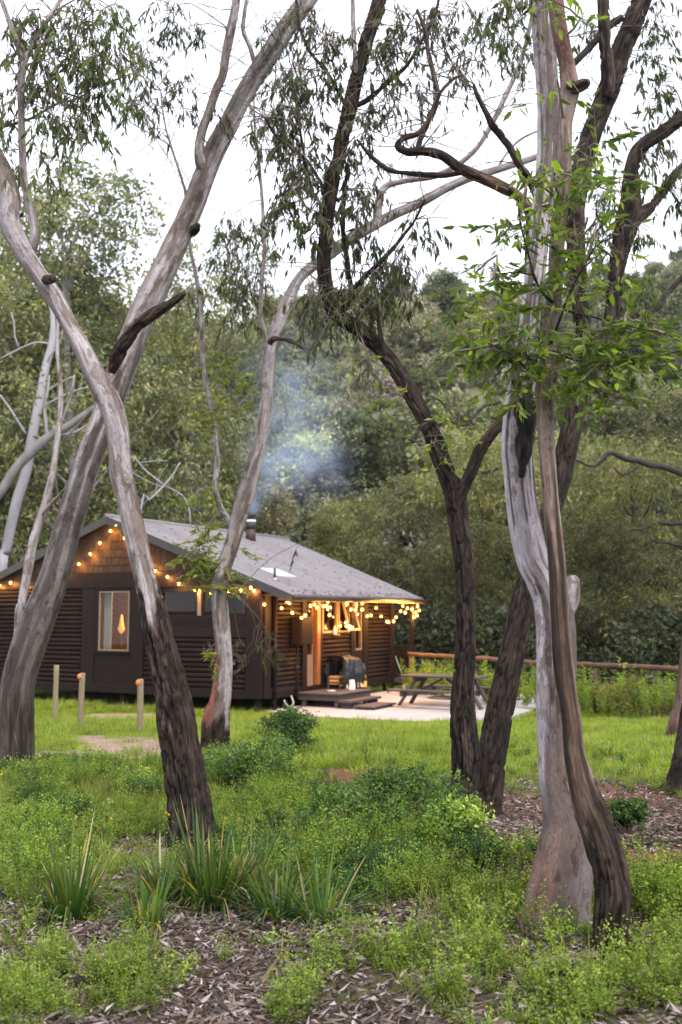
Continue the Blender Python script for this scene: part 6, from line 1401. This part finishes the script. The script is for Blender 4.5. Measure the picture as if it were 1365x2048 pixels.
shrub(1258, 1668, .26, .16, GD2, 14, 'small dark green bush on the red earth bank at right')
shrub(720, 1650, .30, .30, SG, 15, 'paler green weed clump left of the bushy one by the twin trunks')
shrub(545, 1560, .38, .3, SG+GP, 16, 'light green mound between the dark shrub and the leafy mound')
shrub(905, 1690, .34, .26, GP+SG, 17, 'green weeds growing at the foot of the dark twin trunks')
shrub(1245, 1400, .95, .62, [(.13, .13, .035), (.10, .11, .03), (.16, .14, .04)], 18, 'rounded brownish-green bush in front of the fence rail joint', 22.2, 5000, .07, .008)
shrub(1310, 1400, .42, .5, [(.17, .105, .045), (.14, .095, .04), (.12, .11, .04)], 19, 'low reddish-brown bush right of the rounded fence bush', 21.6, 2600, .06, .008)
shrub(868, 1395, 1.0, .55, YELL+FRESH, 20, 'yellow-flecked shrub behind the picnic table, before the fence', 28.2, 3000, .07, .02)
tk = [forb(60+i, 7, 1.25, 60, .10, .22, FRESH+GP, .22, None, .08) for i in range(3)]
fx, fi = [], []
for i in range(150):
    s = r.uniform(-.02, 1.12); q = fA+(fB-fA)*s+np.array([.83, .55])*r.uniform(-.9, 1.2); fx.append((q[0], q[1], G(q[0], q[1])-.02))
n = len(fx); s = r.uniform(.3, 1.0, n)**1.2; fx = np.array(fx); 
scatter('tall_weeds', fx, np.stack([r.normal(0, .08, n), r.normal(0, .08, n), r.uniform(0, 6.28, n)], 1), np.stack([s, s, s], 1), r.integers(0, 3, n), tk, 'tall light green weeds growing along the rail fence', 'weeds')

# ------------------------------------------------------------------ smoke from the flue
def smoke():
    st = to_world(-3.9, cyy, roofz(-3.9)+.95); d1 = at(545, 930, st[1]+1.); d2 = at(590, 890, st[1]+2.0)
    PUFFS = [(st, .4, 2.2), (at(506, 1005, st[1]+.15), .55, 1.3), (at(516, 972, st[1]+.4), .8, .8), (at(545, 925, st[1]+.8), 1.5, .36), (at(590, 915, st[1]+1.3), 1.9, .27), (at(640, 930, st[1]+2), 1.9, .20), (at(560, 850, st[1]+1.5), 2.0, .22), (at(620, 800, st[1]+2.2), 2.3, .16), (at(575, 720, st[1]+2.5), 2.4, .11)]
    cen = at(575, 860, st[1]+1.4); a_ = np.linspace(0, 2*math.pi, 24, endpoint=False); ph = np.linspace(.02, math.pi-.02, 16)
    V = np.array([cen+np.array([3.2*math.sin(p)*math.cos(t), 2.6*math.sin(p)*math.sin(t), 3.9*math.cos(p)-.2]) for p in ph for t in a_]); n, m = 16, 24
    ii = np.arange(n-1)[:, None]*m; jj = np.arange(m)[None, :]; kk = (jj+1) % m; Fq = np.stack([ii+jj, ii+m+jj, ii+m+kk, ii+kk], -1).reshape(-1, 4)
    me = np_mesh('smoke', V, [Fq, np.arange(m)[::-1][None], np.arange((n-1)*m, n*m)[None]], None)
    mt = bpy.data.materials.new('wood_smoke'); mt.use_nodes = True; nn = mt.node_tree; nn.nodes.clear(); L = nn.links
    o = nn.nodes.new('ShaderNodeOutputMaterial'); pv = nn.nodes.new('ShaderNodeVolumePrincipled'); pv.inputs['Color'].default_value = (.56, .70, 1, 1); pv.inputs['Anisotropy'].default_value = .1
    tc = nn.nodes.new('ShaderNodeTexCoord'); nz = nn.nodes.new('ShaderNodeTexNoise'); nz.inputs['Scale'].default_value = 1.15; nz.inputs['Detail'].default_value = 4; nz.inputs['Distortion'].default_value = .6; L.new(tc.outputs['Object'], nz.inputs[0])
    mr = nn.nodes.new('ShaderNodeMapRange'); mr.inputs['From Min'].default_value = .38; mr.inputs['From Max'].default_value = .70; mr.inputs['To Min'].default_value = .05; mr.inputs['To Max'].default_value = 1; L.new(nz.outputs['Fac'], mr.inputs['Value'])
    tot = None
    for q, rad, dn in PUFFS:
        vm = nn.nodes.new('ShaderNodeVectorMath'); vm.operation = 'DISTANCE'; vm.inputs[1].default_value = tuple(q); L.new(tc.outputs['Object'], vm.inputs[0])
        m2 = nn.nodes.new('ShaderNodeMapRange'); m2.interpolation_type = 'SMOOTHERSTEP'; m2.inputs['From Min'].default_value = rad; m2.inputs['From Max'].default_value = 0; m2.inputs['To Max'].default_value = dn; L.new(vm.outputs['Value'], m2.inputs['Value'])
        if tot is None: tot = m2.outputs[0]
        else: ad = nn.nodes.new('ShaderNodeMath'); L.new(tot, ad.inputs[0]); L.new(m2.outputs[0], ad.inputs[1]); tot = ad.outputs[0]
    mm = nn.nodes.new('ShaderNodeMath'); mm.operation = 'MULTIPLY'; L.new(tot, mm.inputs[0]); L.new(mr.outputs[0], mm.inputs[1]); L.new(mm.outputs[0], pv.inputs['Density']); L.new(pv.outputs[0], o.inputs['Volume']); me.materials.append(mt)
    tag(link('smoke', me), 'thin bluish wood smoke drifting right from the chimney flue', 'smoke', None, 'stuff')
smoke()
# thin valley haze round the whole scene
def haze():
    mb = MB().box(-310, 310, -60, 410, -4, 125); me = mb.mesh('haze', None)
    mt = bpy.data.materials.new('valley_haze'); mt.use_nodes = True; nn = mt.node_tree; nn.nodes.clear()
    o = nn.nodes.new('ShaderNodeOutputMaterial'); pv = nn.nodes.new('ShaderNodeVolumePrincipled'); pv.inputs['Color'].default_value = (.86, .90, 1, 1); pv.inputs['Density'].default_value = HAZE; pv.inputs['Anisotropy'].default_value = .2
    nn.links.new(pv.outputs[0], o.inputs['Volume']); me.materials.append(mt); tag(link('haze', me), 'faint pale haze hanging in the valley air', 'haze', None, 'stuff')
HAZE = .00016
haze()
print('COUNTS weeds', NW, 'lawn', NL, 'litter', NLIT, 'tris', sum(len(m.loop_triangles) if m.loop_triangles else sum(len(p.vertices)-2 for p in m.polygons) for m in bpy.data.meshes))
